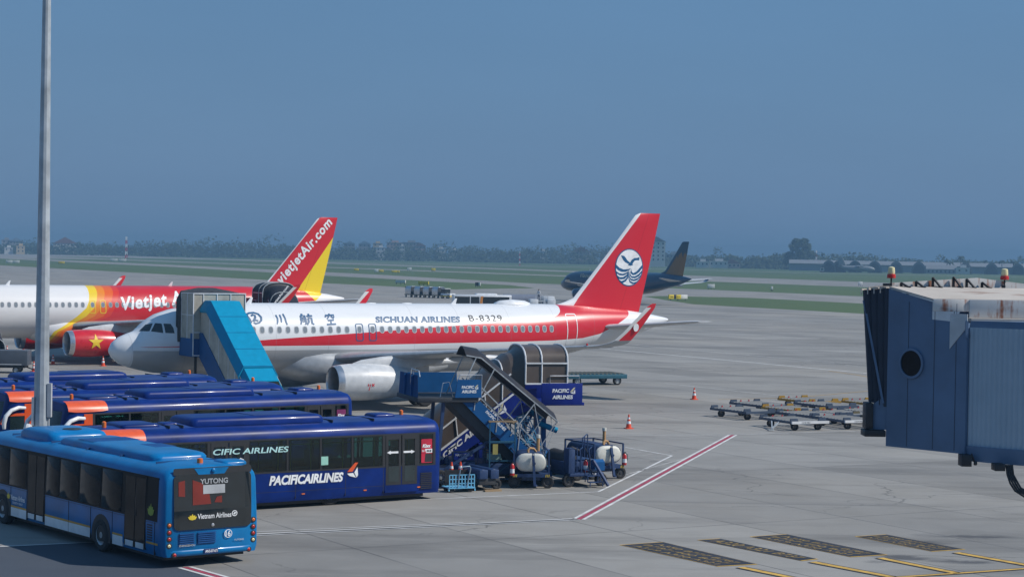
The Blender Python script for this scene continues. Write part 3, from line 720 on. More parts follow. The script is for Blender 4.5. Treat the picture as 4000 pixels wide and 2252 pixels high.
        k.bar((6.48, sg * 1.36, 2.0), (6.75, sg * 1.3, 1.62), .06, .14); k.build('pillar', ORANGE, t)
        k = MB(); S.panel(k, sg, 5.8, 6.42, .95, 1.94, .012); k.build('driver_window', BGLASS, t)
        k = MB(); k.tube([(5.78, sg * 1.52, 2.27), (6.1, sg * 1.60, 2.30), (6.45, sg * 1.66, 2.20), (6.68, sg * 1.66, 1.98), (6.76, sg * 1.64, 1.68), (6.74, sg * 1.62, 1.45)], [.07, .085, .085, .09, .095, .07], 10)
        k.build('mirror_arm', WHITE, t, ang=60)
    k = MB()
    for z0, z1 in ((1.02, 2.52),):
        P = [(y_, z_) for z_ in (z0, 1.6, 2.1, z1) for y_ in (-1.26, -1.12, -.7, 0, .7, 1.12, 1.26)]
        xs = {1.26: 6.62, 1.12: 6.79, .7: 6.93, 0: 6.97}
        k.add([(xs[abs(y_)] - .28 * (z_ - 1.0), y_ * (1 - .03 * (z_ - 1)), z_) for y_, z_ in P], [(i * 7 + j, i * 7 + j + 1, (i + 1) * 7 + j + 1, (i + 1) * 7 + j) for i in range(3) for j in range(6)])
    k.build('windscreen', GLASS, t, ang=60)
    for sg in (1, -1):
        k = MB(); k.lathe([(0, .13), (.04, .11), (.06, .02)], (6.74, sg * 1.05, .72), 'x', 14); k.build('headlight', METAL, t)
    for x in (4.6, -2.4):
        for sg in (1, -1): add_wheel(t, x, sg * 1.18, .46)
    if big_text:
        text('lettering', 'PACIFICAIRLINES', S.fn(1, .15, .84), 2.95, .34, TEXTWHITE, t, .045, .22)
        logo3(t, S.fn(1, -2.95, .96, .022), .72)
    if gs:
        decal('emblem', polygeo(ellipse(.15, .15, .14, .14, 20)), S.fn(1, 5.0, 1.72, .026), TEXTWHITE, t)
        decal('emblem', polygeo([(.03, .1), (.2, .02), (.29, .14), (.15, .12)]), S.fn(1, 5.0, 1.72, .03), mat('emblem_teal', (.05, .4, .42), .4), t)
        decal('emblem', polygeo([(.02, .2), (.1, .28), (.24, .27), (.12, .22)]), S.fn(1, 5.0, 1.72, .03), LAMPORANGE, t)
        text('lettering', 'GS', S.fn(1, 4.65, 1.78, .026), .26, .16, TEXTWHITE, t, .03)
        text('lettering', 'Kixx', S.fn(1, 4.35, 1.38, .026), 1.3, .34, TEXTWHITE, t, .05, .2)
    return t
GB = 'navy and orange apron buses parked in a row'
apron_bus = make_apron_bus('navy bus with white airline lettering on its side, nearest of the parked buses', (-9.02, 72.04, 0), R(214.5), GB)
text('lettering', 'CIFIC AIRLINES', (lambda S: S.fn(1, 2.3, 1.98, .026))(Side(1.5, 1.3, 2.45, .03)), 2.9, .20, mat('pale_teal_lettering', (.45, .72, .72), .4), apron_bus, .02, .15)
k = MB(); Side(1.5, 1.3, 2.45, .03).panel(k, 1, -2.18, -1.90, 1.46, 1.76, .016); k.build('window_sticker', mat('pale_green_sticker', (.32, .62, .52), .5), apron_bus)
make_apron_bus('navy bus with a plum poster and round fuel logo, behind the lettered bus', (-13.05, 84.8, 0), R(218.5), GB, PLUM, False, True)
make_apron_bus('third navy bus back, its red front corner beside the steel mast', (-16.5, 89.5, 0), R(218.5), GB, RED_ADV, False)
make_apron_bus('farthest navy bus, only its roof in view below the white airliner nose', (-20.15, 94.2, 0), R(218.5), GB, RED_ADV, False)

# the bright blue bus in the foreground, seen from behind
bus = thing('city_bus', 'bright blue bus numbered 16 driving off in the foreground, rear towards us', 'bus', (-11.80, 62.62, 0), R(127))
bus.scale = (1, 1.06, 1)
_p = [(1.40, .32), (1.45, .5), (1.45, 1.2), (1.41, 2.45), (1.37, 2.6), (1.27, 2.72), (1.05, 2.8), (.5, 2.86), (0, 2.87)]
_full = _p + [(-y, z) for y, z in _p[-2::-1]]
m = MB(); rs = []
for x, sy, dz, rk in ((-5.62, .93, .10, .05), (-5.58, .965, .05, .05), (-5.48, .99, .02, .05), (-5.3, 1, 0, .04), (6.9, 1, 0, 0), (7.5, .97, .02, .1), (7.8, .88, .08, .14), (7.9, .78, .14, .16)):
    rs.append([(x + (1 if x < 0 else -1) * rk * max(0, z - 1.6), y * sy, z - (dz if z > 2.3 else 0)) for y, z in _full])
m.rings(rs); m.build('body', BLUE, bus, ang=50)
k = MB(); k.box(-5.2, 7.4, -1.2, 1.2, .18, .36); k.build('underframe', BLACK, bus)
BS = Side(1.45, 1.2, 2.5, .042)
SHADEDBLACK = GLASS
for sg in (1, -1):
    k = MB(); BS.panel(k, sg, -5.25, 7.2, 1.28, 2.52, .005); k.build('window_band', DOORBLACK, bus)
    for a, b in ((-4.0, -3.85), (-3.0, -1.7), (-1.62, -.2), (-.12, 1.2), (1.28, 2.2), (3.7, 5.0), (5.08, 6.3), (6.38, 7.1)):
        k = MB(); BS.panel(k, sg, a, b, 1.33, 2.47, .013); k.build('side_window', DARKPANE, bus, bevel=.006)
    for a, b in ((-4.55, -3.2), (2.3, 3.6)):
        k = MB(); BS.panel(k, sg, a, b, .42, 2.5, .016); d = k.build('door', DOORBLACK, bus)
        c = (a + b) / 2
        for p_, q_ in ((a + .05, c - .03), (c + .03, b - .05)):
            k = MB(); BS.panel(k, sg, p_, q_, .62, 2.42, .022); k.build('door_pane', DARKPANE, d)
            k = MB(); BS.panel(k, sg, p_ + .05, q_ - .05, .42, .58, .022); k.build('kick_plate', WHITE, d)
    for a, b in ((-3.1, -2.45), (-.95, 2.25), (3.65, 4.85), (6.2, 7.3)):
        k = MB(); BS.panel(k, sg, a, b, .34, .62, .008); k.build('skirt_panel', WHITE, bus)
    for a, b in ((-5.3, -4.6), (-3.1, -2.45), (-.95, 2.25), (3.65, 4.85)):
        k = MB(); BS.panel(k, sg, a, b, .625, .68, .008); k.build('gold_stripe', mat('gold_stripe', (.60, .30, .03), .45), bus)
    for x in (-1.7, 5.5):
        k = MB(); pp = [(x + .64 * math.cos(R(a)), .48 + .64 * math.sin(R(a))) for a in range(-14, 195, 13)]
        k.prism(pp, lambda u, v, d: (u, sg * d, max(v, .3)), 1.40, 1.457); k.build('wheel_arch', BLACK, bus)
        add_wheel(bus, x, sg * 1.34, .5, .14)
    k = MB()
    for i in range(7): BS.panel(k, sg, -4.95, -4.65, .72 + i * .07, .755 + i * .07, .012)
    k.build('side_vent', BLACK, bus)
for sg in (1, -1):
    k = MB()
    for x in (-5.1, -2.42, -.97, .55, 2.27, 3.64, 4.88): BS.panel(k, sg, x - .009, x + .009, .33, 1.27, .011)
    BS.panel(k, sg, -5.2, 7.2, 1.235, 1.245, .007); k.build('panel_seam', BLACK, bus)
for x in (-4.2, -1.9, .4, 2.9, 5.9):
    k = MB(); k.box(x - .012, x + .012, -1.0, 1.0, 2.80, 2.869); k.build('roof_seam', mat('seam_blue', (.002, .05, .16), .6), bus)
text('lettering', 'Vietnam Airlines', BS.fn(1, 5.0 - .15, .86), 1.1, .17, TEXTWHITE, bus, .02)
text('lettering', 'SAFETY FIRST', BS.fn(1, 4.7, .74), .8, .07, TEXTWHITE, bus, .01)
LOTUS = [(0, .55), (.18, .52), (.22, .78), (.38, .66), (.5, 1.0), (.62, .66), (.78, .78), (.82, .52), (1, .55), (.84, .12), (.5, 0), (.16, .12)]
GOLD = mat('lotus_gold', (.72, .55, .04), .5)
decal('emblem', polygeo([(u * .26, v * .22) for u, v in LOTUS]), BS.fn(1, 5.15, .86), GOLD, bus)
decal('emblem', polygeo([(u * .42, v * .36) for u, v in LOTUS]), BS.fn(1, -4.65, 1.42, .02), mat('lotus_leaf', (.30, .36, .03), .5), bus)
def rear(y0, z0, off=.0):
    def fn(u, v):
        y, z = y0 - u, z0 + v
        return (-5.64 + .05 * max(0, z - 1.6) - off + .16 * max(0, abs(y) - .95) ** 2, y, z)
    return fn
CU = [-1.0, -.5, 0, .5, 1.0]
def rpoly(name, poly, m_, off, cuts=True, par=None):
    return decal(name, polygeo([(-y, z) for y, z in poly]), rear(0, 0, off), m_, par or bus, [1.6] if cuts else (), CU if cuts else ())
rp = rpoly('rear_window', rrect(-1.19, 1.15, 1.06, 2.62, .14), GLASS, .012)
rpoly('roof_cowl', rrect(-1.2, 1.16, 2.60, 2.80, .05), BLACK, .010)
rpoly('cowl_panel', [(.42, 2.60), (-.36, 2.60), (-.5, 2.78), (.55, 2.78)], BLUE, .02)
SEATR = mat('seat_orange', (.20, .028, .018), .35)
for pl in ([(1.02, 2.42), (.83, 2.46), (.83, 2.0), (1.02, 2.02)], [(.60, 2.46), (.60, 1.75), (.05, 1.76), (.1, 2.05), (.3, 2.35)], [(-.28, 1.98), (-.28, 1.78), (-.05, 1.80), (-.12, 1.95)]):
    rpoly('seat_back', pl, SEATR, .022, par=rp)
text('lettering', 'YUTONG', rear(.38, 2.33, .03), .84, .15, GREYP, bus, .03)
rpoly('rear_notice', [(.29, 2.30), (-.37, 2.30), (-.37, 2.05), (.29, 2.05)], mat('notice_grey', (.40, .42, .44), .5), .03)
text('lettering', 'Vietnam Airlines', rear(.46, 1.35, .03), 1.02, .15, TEXTWHITE, bus, .015)
decal('emblem', polygeo([(u * .27, v * .18) for u, v in LOTUS]), rear(.75, 1.33, .03), GOLD, bus)
decal('emblem', ringgeo(ellipse(.08, .08, .085, .085, 20), ellipse(.08, .08, .06, .06, 20)), rear(-.58, 1.37, .03), TEXTWHITE, bus)
decal('emblem', polygeo([(.03, .06), (.08, .12), (.14, .10), (.08, .04)]), rear(-.58, 1.37, .03), TEXTWHITE, bus)
decal('emblem', ringgeo(ellipse(.12, .12, .12, .12, 24), ellipse(.12, .12, .10, .10, 24)), rear(-.36, .76, .02), TEXTWHITE, bus)
text('fleet_number', '16', rear(-.40, .80, .02), .15, .16, TEXTWHITE, bus, .03)
text('lettering', 'YUTONG', rear(-.66, .66, .02), .30, .05, LGREY, bus, .02)
text('lettering', 'ZHENGZHOU', rear(1.0, .60, .02), .48, .05, LGREY, bus, .02)
k = MB(); f = rear(0, 0, 0)
for a, b, n, z0 in ((.53, .98, 6, .66), (-.11, .43, 6, .66)):
    for i in range(n):
        z = z0 + i * .055
        x = f(-(a + b) / 2, z)[0]
        k.box(x - .022, x + .02, a, b, z, z + .032)
k.build('rear_grille', mat('grille_blue', (.008, .075, .25), .4), bus)
for s in (1, -1):
    for z, m_ in ((1.22, LAMPORANGE), (1.02, LAMPRED), (.83, LAMPRED), (.64, LAMPCLEAR), (.38, LAMPRED)):
        y = s * (1.27 if z > .5 else 1.12)
        k = MB(); x = rear(0, 0)(-y, z)[0] + (.02 if z > .5 else 0)
        k.lathe([(0, .08), (-.02, .08), (-.025, .06)], (x, y, z), 'x', 16, True); k.mat(1).lathe([(-.02, .05), (-.03, .04), (-.036, .01)], (x, y, z), 'x', 14)
        k.build('tail_light', [BLACK, m_], bus)
k = MB(); rs = []
for z, o in ((.33, .05), (.36, .09), (.46, .10), (.5, .06)):
    rs.append([(-5.6 - o + .18 * max(0, abs(y) - .9) ** 2 * 4, y, z) for y in (-1.36, -1.15, -.9, 0, .9, 1.15, 1.36)])
k.rings(rs, False, False); k.build('bumper', BLUE, bus, ang=60)
k = MB(); k.box(-5.735, -5.70, -.14, .27, .37, .50); np_ = k.build('number_plate', mat('plate_blue', (.03, .05, .16), .4), bus)
text('plate_text', 'AN3-07-671', lambda u, v: (-5.742, .25 - u, .395 + v), .37, .08, TEXTWHITE, np_, .02)
roundpod(-3.75, 2.75, 1.75, 2.80, .24, .3).build('air_conditioner', BLUE, bus, ang=50)
roundpod(3.05, 5.6, 1.9, 2.80, .34, .3).build('roof_unit', BLUE, bus, ang=50)
k = MB(); k.lathe([(0, .3), (.02, .28)], (3.7, 0, 3.14), 'z', 20, True); k.build('roof_fan', BLACK, bus)
k = MB()
for i in range(9): k.box(-1.9 + i * .12, -1.84 + i * .12, -.75, -.1, 3.035, 3.047)
for i in range(9): k.box(.5 + i * .12, .56 + i * .12, -.75, .75, 3.035, 3.047)
k.build('intake_slots', mat('grille_blue', (.008, .075, .25), .4), bus)
k = MB(); k.lathe([(0, .11), (.02, .11), (.02, .085), (.15, .08), (.17, .03)], (-5.05, .1, 2.84), 'z', 16, True); k.build('beacon', LAMPORANGE, bus)
rv = roundpod(-5.35, -4.6, .75, 2.79, .13, .14).build('roof_vent', BLUE, bus, ang=50); rv.location = (0, -.85, 0)
k = MB(); k.lathe([(0, .06), (-.1, .06), (-.12, .03)], (-5.55, -.02, 2.70), 'x', 12, True); k.build('rear_camera', BLUE, bus)
k = MB(); k.lathe([(0, .05), (-.04, .045), (-.05, .02)], (-5.64, 0, 1.16), 'x', 14, True); k.build('wiper_boss', METAL, bus)

# ------------------------------------------------------------------ lamp pole
pole = thing('light_mast', 'tall galvanised steel mast standing among the parked buses', 'light mast', (-16.72, 73, 0))
k = MB(); k.lathe([(0, .30), (23, .105)], (0, 0, 0), 'z', 12, True); k.build('shaft', POLESTEEL, pole, ang=25)
k = MB(); k.lathe([(0, .42), (.06, .42), (.06, .3), (.3, .28)], (0, 0, 0), 'z', 16, True); k.build('base_flange', STEEL, pole)
k = MB(); k.box(.24, .38, -.18, .02, 2.9, 4.1); k.box(-.30, -.2, -.24, -.02, 2.6, 3.6); k.tube([(.3, -.1, 2.9), (.3, -.1, .3)], .025, 6); k.build('cable_box', LGREY, pole)
k = MB()
for z in (7.0, 13.2): k.lathe([(0, .235 - z * .0068), (.05, .235 - z * .0068)], (0, 0, z), 'z', 12, True)
k.v = [(x * 1.12, y * 1.12, z) for x, y, z in k.v]; k.build('joint_ring', STEEL, pole)
k = MB(); k.lathe([(0, .23), (.1, .22), (.17, .15), (.2, .02)], (-.42, -.35, 2.45), 'x', 18, True); k.bar((-.4, -.35, 2.45), (-.1, -.1, 2.3), .06); k.build('flood_lamp', LGREY, pole, ang=50)

# ------------------------------------------------------------------ people
def make_person(label, loc, rz, top, group=None, h=1.7):
    t = thing('person', label, 'person', loc, rz, group)
    s = h / 1.72
    V = [(0, 0, .95, .15), (0, 0, 1.2, .155), (0, 0, 1.42, .13), (0, 0, 1.52, .055), (0, .01, 1.63, .095), (0, .01, 1.70, .07),
         (.20, 0, 1.40, .065), (.26, .04, 1.13, .048), (.25, .16, .92, .038), (-.20, 0, 1.40, .065), (-.26, .04, 1.13, .048), (-.25, .16, .92, .038),
         (.10, 0, .88, .095), (.11, .02, .5, .068), (.11, -.01, .08, .05), (.11, .12, .04, .045), (-.10, 0, .88, .095), (-.11, .02, .5, .068), (-.11, -.01, .08, .05), (-.11, .12, .04, .045)]
    E_ = [(0, 1), (1, 2), (2, 3), (3, 4), (4, 5), (2, 6), (6, 7), (7, 8), (2, 9), (9, 10), (10, 11), (0, 12), (12, 13), (13, 14), (14, 15), (0, 16), (16, 17), (17, 18), (18, 19)]
    me = bpy.data.meshes.new('body'); me.from_pydata([(x * s, y * s, z * s) for x, y, z, r in V], E_, [])
    o = bpy.data.objects.new('body', me); COL.objects.link(o); o.parent = t
    md = o.modifiers.new('skin', 'SKIN')
    for i, (x, y, z, r) in enumerate(V): me.skin_vertices[0].data[i].radius = (r * s, r * s * (.75 if i < 3 else 1))
    me.skin_vertices[0].data[0].use_root = True
    sm = o.modifiers.new('smooth', 'SUBSURF'); sm.levels = 1; sm.render_levels = 2
    pm = NT('person_cloth'); z = pm.z
    c = pm.ramp(pm.f('DIVIDE', z, 1.72 * s), [(0, (.02, .02, .022)), (.05, (.03, .04, .07)), (.53, top), (.875, (.33, .2, .14))], True)
    me.materials.append(pm.set(c, .75))
    k = MB(); k.lathe([(0, .112), (.06, .105), (.11, .06), (.125, .01)], (0, -.005, 1.63 * s), 'z', 14); k.build('hair', HAIR, t, ang=70)
    return t

# ------------------------------------------------------------------ passenger stairs
PORT = lambda P, x, y: (P[0][0] + x * math.cos(P[1]) + y * math.sin(P[1]), P[0][1] + x * math.sin(P[1]) - y * math.cos(P[1]), 0)
# bright blue covered stairs at the front door; local x = outwards from the aircraft, y = aft
bs = thing('passenger_stairs', 'covered stairs with a bright blue sloping roof at the front door of the white airliner', 'stairs', PORT(SI, 5.05, 0), SI[1] - math.pi / 2, 'passenger stairs')
k = MB()
for y in (-1.45, 1.55): k.box(1.85, 3.75, y - .03, y + .03, 4.0, 6.45)
k.box(3.70, 3.76, -1.42, -.95, 4.0, 6.45); k.box(3.70, 3.76, 1.05, 1.52, 3.9, 6.45); k.box(3.70, 3.76, -.95, 1.05, 5.9, 6.45)
k.box(1.9, 3.72, -1.42, 1.52, 6.40, 6.46)
k.build('cabin', CREAM, bs)
k = MB()
for y in (-1.48, 1.58):
    for x in (1.9, 2.85, 3.78): k.bar((x, y, 3.05), (x, y, 6.5), .05)
    k.bar((1.9, y, 6.5), (3.78, y, 6.5), .05); k.bar((1.9, y, 5.3), (3.78, y, 5.3), .03)
for y in (-.9, -.1, .7): k.bar((3.78, y, 6.0), (3.78, y, 6.5), .04)
k.bar((3.78, -1.48, 6.5), (3.78, 1.58, 6.5), .05); k.bar((3.80, -1.5, 3.08), (3.8, -.2, 3.08), .06); k.bar((3.79, -1.5, 4.35), (3.79, -.95, 4.35), .05)
k.build('frame', WHITE, bs)
k = MB(); rs = []
for x in (1.5, 1.62, 1.75, 1.9):
    o = .1 if x in (1.5, 1.75) else .0
    rs.append([(x, y, z) for y, z in ((-1.55 - o, 3.75), (-1.55 - o, 6.1), (-1.3 - o, 6.5 + o), (-.4, 6.68 + o), (.5, 6.68 + o), (1.4 + o, 6.5 + o), (1.65 + o, 6.1), (1.65 + o, 3.75), (1.4, 3.75), (1.4, 6.0), (-1.3, 6.0), (-1.3, 3.75))])
k.rings(rs); k.build('bellows', BLACKCLOTH, bs, ang=20)
k = MB(); rs = []
for x, h in ((1.85, .22), (2.2, .30), (2.7, .26), (3.2, .16), (3.7, .03)):
    rs.append([(x, -1.5 + 3.06 * j / 8, 6.46 + h * math.sin(math.pi * (j + .35) / 8.7) + .02 * ((j * 7 + int(x * 10)) % 3)) for j in range(9)])
k.rings(rs, False, False); k.build('canvas_roof', BLACKCLOTH, bs, ang=60)
k = MB(); k.box(1.6, 3.75, -1.5, 1.55, 3.0, 3.12); k.box(1.65, 3.72, -1.52, -1.47, 3.05, 4.0); k.box(1.65, 3.72, 1.52, 1.57, 3.05, 4.0); k.box(3.4, 3.74, -1.5, -.85, 3.05, 4.3)
k.build('platform', STBLUE, bs)
k = MB(); zt_ = lambda a: 6.12 if a < 4.75 else 6.12 - .684 * (a - 4.75)
cs = [(-1.12, -.62), (-1.12, -.5), (-.84, 0), (.84, 0), (1.12, -.5), (1.12, -.62)]
rs = [[(a, y, zt_(a) + d) for y, d in cs] + [(a, y * .97, zt_(a) + d - .05) for y, d in cs[::-1]] for a in (3.8, 4.75, 6.4, 8.0, 9.62)]
k.rings(rs)
rs = [[(a, y * .97, zt_(a) - .10 + d) for y, d in cs] + [(a, y * .94, zt_(a) - .15 + d) for y, d in cs[::-1]] for a in (9.5, 10.5)]
k.rings(rs); k.build('canopy', CYAN, bs, ang=20)
k = MB()
for a in (5.95, 7.15, 8.35, 9.6): k.bar((a, -.86, zt_(a) + .008), (a, .86, zt_(a) + .008), .02, .02)
k.build('canopy_seams', STBLUE, bs)
for y in (-1.04, 1.04):
    k = MB(); k.prism([(3.8, 4.3), (3.8, 5.6), (4.75, 5.6), (10.3, 1.82), (10.3, .25), (9.6, .25)], lambda u, v, d: (u, d, v), y - .02, y + .02); k.build('side_panel', CREAM, bs)
    k = MB(); k.prism([(3.74, 3.0), (3.74, 4.35), (4.2, 4.33), (9.8, .5), (9.8, .18), (8.1, .18)], lambda u, v, d: (u, d, v), y * 1.05 - .02, y * 1.05 + .02); k.build('stringer', STBLUE, bs)
k = MB()
for a, zz in ((5.2, 3.3), (6.6, 2.35), (8.0, 1.4)): k.bar((a, -1.07, zz + .2), (a, -1.07, zt_(a) - .6), .03)
for y in (-1.0, 1.0): k.bar((10.4, y, .2), (10.4, y, 1.7), .05); k.bar((9.0, y * 1.08, .3), (9.0, y * 1.08, 2.5), .04)
k.build('posts', WHITE, bs)
k = MB()
for i in range(18): k.box(3.8 + i * .3, 4.12 + i * .3, -.95, .95, 3.28 - i * .19 - .19, 3.28 - i * .19 - .15)
k.build('steps', GREYP, bs)
k = MB(); k.box(2.6, 9.0, -.8, .8, .45, .7); k.bar((3.0, -.7, .7), (6.0, -.7, 2.2), .12); k.bar((3.0, .7, .7), (6.0, .7, 2.2), .12); k.bar((2.4, -.8, .6), (2.4, -.8, 3.0), .12); k.bar((2.4, .8, .6), (2.4, .8, 3.0), .12)
k.build('chassis', DARK, bs)
for x in (3.2, 7.6):
    for y in (-.8, .8): add_wheel(bs, x, y, .35)
make_person('person in a lime vest at the foot of the bright blue stairs', tuple(Vector(PORT(SI, 5.2, 10.2)) + Vector((0, 0, .02))), SI[1] + math.pi / 2, (.30, .48, .06))

# stairs with a smoked tunnel roof; local x = uphill, y = away, knee at x = 0
DARKROOF = mat('dark_tunnel_sheet', (.020, .024, .034), .5, spec=.2)
def tunnel_stairs(label, loc, rz, group, lettered=True):
    t = thing('tunnel_stairs', label, 'stairs', loc, rz, group)
    def arch(x, zb, w_, h_, r, n=10):
        """open arch ring: vertical sides then a round top"""
        pts = [(x, -w_, zb)]
        for j in range(n + 1):
            a = math.pi - math.pi * j / n
            pts.append((x, w_ * math.copysign(abs(math.cos(a)) ** .8, math.cos(a)), zb + h_ + r * math.sin(a) ** .8 if math.sin(a) > 1e-6 else zb + h_))
        return pts + [(x, w_, zb)]
    SL = .775
    k = MB(); rs = []
    for x in (-3.75, -2.5, -1.2, 0.0): rs.append(arch(x, 3.35 + SL * x, 1.05, .78, .78))
    k.rings(rs, False, False); k.build('tunnel_roof', BROWNP if lettered else DARKROOF, t, ang=60)
    k = MB(); rs = []
    for x in (0.0, .25): rs.append(arch(x, 3.35 + SL * x * .3, 1.05, .78, .78))
    rs.append(arch(.55, 3.5, 1.2, .78, .85)); rs.append(arch(.56, 3.5, 1.2, .78, .98))
    for x in (.56, 1.4, 2.35): rs.append(arch(x, 3.72, 1.25, .85, .70))
    k.rings(rs, False, False); k.build('tunnel_head', BROWNP if lettered else DARKROOF, t, ang=60)
    k = MB()
    for x in (.56, 1.25, 2.35): k.tube(arch(x, 3.72, 1.27, .86, .71), .035, 6)
    k.tube(arch(-.35, 3.35 - SL * .35, 1.07, .79, .79), .03, 6); k.tube(arch(-3.75, 3.35 - SL * 3.75, 1.07, .79, .79), .03, 6)
    for y in (-1.27, 1.27):
        k.bar((.56, y, 4.57), (2.35, y, 4.57), .06); k.bar((.56, y, 3.74), (2.35, y, 3.74), .06)
        y_ = y * .85
        k.bar((-3.75, y_, 3.35 - SL * 3.75 + .78), (0, y_, 3.35 + .78), .06); k.bar((-3.75, y_, 3.35 - SL * 3.75), (.3, y_, 3.45), .07)
        for x in (-3.72, -2.2, -1.0): k.bar((x, y_, 3.35 + SL * x), (x - .1, y_, 3.35 + SL * x + .78), .04)
    k.build('frame', WHITE if lettered else STEEL, t)
    for y in (-1.06, 1.06):
        k = MB(); k.prism([(-3.85, .28), (-3.0, .28), (.5, 2.55), (1.1, 2.75), (1.1, 3.55), (.3, 3.42), (-3.75, .42)], lambda u, v, d: (u, d, v), y - .025, y + .025); k.build('side_wall', STNAVY, t)
    k = MB(); k.box(.5, 3.1, -1.28, 1.28, 2.85, 2.97); k.box(1.25, 3.0, -1.32, -1.28, 2.88, 3.76); k.box(1.25, 3.0, 1.28, 1.32, 2.88, 3.76); k.build('platform', STNAVY, t, bevel=.01)
    k = MB()
    for y in (-1.3, 1.3): k.tube([(1.6, y, 3.76), (1.6, y, 4.06), (2.85, y, 4.06), (2.85, y, 3.76)], .022, 6)
    k.build('handrail', METAL, t)
    k = MB(); k.box(-3.6, 2.4, -.8, .8, .45, .75); k.bar((1.2, -.8, .7), (1.2, -.8, 2.9), .16); k.bar((1.2, .8, .7), (1.2, .8, 2.9), .16); k.bar((-2.0, -.7, .7), (.8, -.7, 2.7), .12); k.bar((-2.0, .7, .7), (.8, .7, 2.7), .12); k.box(1.0, 1.5, -1.1, 1.1, .3, 1.3)
    k.build('chassis', EQBLUE, t)
    for x in (-2.6, 1.9):
        for y in (-.85, .85): add_wheel(t, x, y, .36)
    k = MB()
    for i in range(16): k.box(-3.7 + i * .26, -3.42 + i * .26, -.98, .98, .5 + i * .19, .53 + i * .19)
    k.build('steps', GREYP, t)
    if lettered:
        text('lettering', 'PACIFIC', lambda u, v: (1.70 + u, -1.335, 3.38 + v), .72, .16, TEXTWHITE, t, .04, .1)
        text('lettering', 'AIRLINES', lambda u, v: (1.70 + u, -1.335, 3.12 + v), .88, .16, TEXTWHITE, t, .04, .1)
        logo3(t, lambda u, v: (2.46 + u, -1.335, 3.32 + v), .36, mat('logo_cream', (.62, .58, .38), .5))
        sl = lambda u, v: (-3.15 + u * .79 - v * .35, -1.095, .42 + u * .612 + v * .79)
        text('lettering', 'PACIFIC AIRLINES', sl, 3.3, .26, TEXTWHITE, t, .045, .1)
        logo3(t, lambda u, v: (-.45 + u * .8 - v * .3, -1.095, 2.40 + u * .6 + v * .8), .62, mat('logo_cream', (.62, .58, .38), .5))
    return t
tunnel_stairs('stairs with smoked brown tunnel roof and navy lettered sides near the bus end', (-.3, 84, 0), R(17), 'passenger stairs')
VP = (-46.14, 153.93, 0), .5547
v1_ = tunnel_stairs('dark tunnel stairs under the red and yellow fin, at the rear of the red airliner', PORT(VP, 29.4, 5.0), VP[1] + math.pi / 2, 'passenger stairs', False); v1_.scale = (1.1, 1.15, 1.2)
v2_ = tunnel_stairs('dark tunnel stairs cut off by the left edge, beside the white hull', PORT(VP, 4.2, 5.2), VP[1] + math.pi / 2, 'passenger stairs', False); v2_.scale = (1.0, 1.1, 1.12)

# open stairs with a dark curved canopy; local x = downhill, y = away
os_ = thing('open_stairs', 'open blue stairs with a long dark curved canopy and a lettered platform', 'stairs', (-1.75, 80.2, 0), R(18), 'passenger stairs')
k = MB(); rs = []
for x, z in ((-.25, 5.02), (.35, 4.92), (3.55, 2.42)):
    rs.append([(x + .10 * j / 8, -.85 + 1.7 * j / 8, z - .08 + .43 * math.sin(math.pi * (j + .5) / 9)) for j in range(9)] + [(x + .10 * j / 8, -.85 + 1.7 * j / 8, z - .08 + .43 * math.sin(math.pi * (j + .5) / 9) - .035) for j in range(8, -1, -1)])
k.rings(rs); k.build('canopy', DBROWN, os_, ang=45)
k = MB()
for y in (-.86, .86):
    k.bar((-.25, y, 5.03), (.35, y, 4.93), .045); k.bar((.35, y, 4.93), (3.55, y, 2.43), .045)
    k.bar((.15, y, 4.95), (-.6, y, 3.3), .04); k.bar((.9, y, 4.5), (.2, y, 3.2), .04); k.bar((2.6, y, 3.18), (1.6, y, 1.9), .04); k.bar((3.5, y, 2.45), (2.5, y, .9), .03); k.bar((2.55, y, 3.2), (3.1, y, .6), .025)
    k.bar((.1, y, 4.05), (3.0, y, 1.3), .045); k.bar((0, y, 3.7), (3.0, y, .9), .03)
    for x in (.2, 1.1, 2.0, 2.9): k.bar((x, y, 3.95 - (x - .1) * .95), (x - .1, y, 3.0 - (x - .1) * .95), .035)
k.tube([(3.55, -.86, 2.42), (3.42, -.6, 2.2), (3.45, -.3, 2.6)], .02, 6)
k.bar((3.52, -.86, 2.42), (2.75, -.9, .5), .012)
k.build('frame', STEEL, os_)
k = MB(); k.box(-2.2, .25, -.95, 2.2, 3.22, 3.40); k.build('platform', DARK, os_, bevel=.02)
for nm, poly, y in (('sign_panel', [(-.72, 3.4), (.35, 3.4), (.32, 4.1), (-.62, 4.1)], -.97), ('back_panel', [(-1.9, 3.4), (.3, 3.4), (.25, 4.2), (-1.8, 4.2)], 2.15)):
    k = MB(); k.prism(poly, lambda u, v, d: (u, d, v), y - .03, y + .03); k.build(nm, STBLUE, os_)
k = MB(); k.prism([(-.8, 3.4), (2.1, 3.4), (2.1, 4.25), (-.55, 4.25)], lambda u, v, d: (-2.15 + .06 * (v - 3.4), u, v), -.02, .02)
for u in (.1, 1.1): k.box(-2.2, -2.1, u - .03, u + .03, 3.4, 4.22)
k.build('end_panel', STBLUE, os_)
k = MB()
k.tube([(-2.1, -.85, 4.2), (-2.1, -.7, 4.42), (-2.1, .4, 4.45), (-2.1, .5, 3.45)], .025, 6); k.tube([(-2.1, .1, 4.45), (-2.1, .1, 3.45)], .02, 6); k.tube([(-2.1, -.2, 3.9), (-2.1, .5, 3.9)], .02, 6)
k.tube([(-.6, -.97, 4.1), (-.52, -.97, 4.28), (.36, -.97, 4.28), (.34, -.97, 3.4)], .022, 6); k.tube([(-1.2, -.6, 3.4), (-1.1, -.6, 3.95), (-.85, -.6, 3.98), (-.7, -.6, 3.4)], .022, 6); k.tube([(-.15, -.97, 4.1), (-.15, -.97, 4.28)], .018, 6)
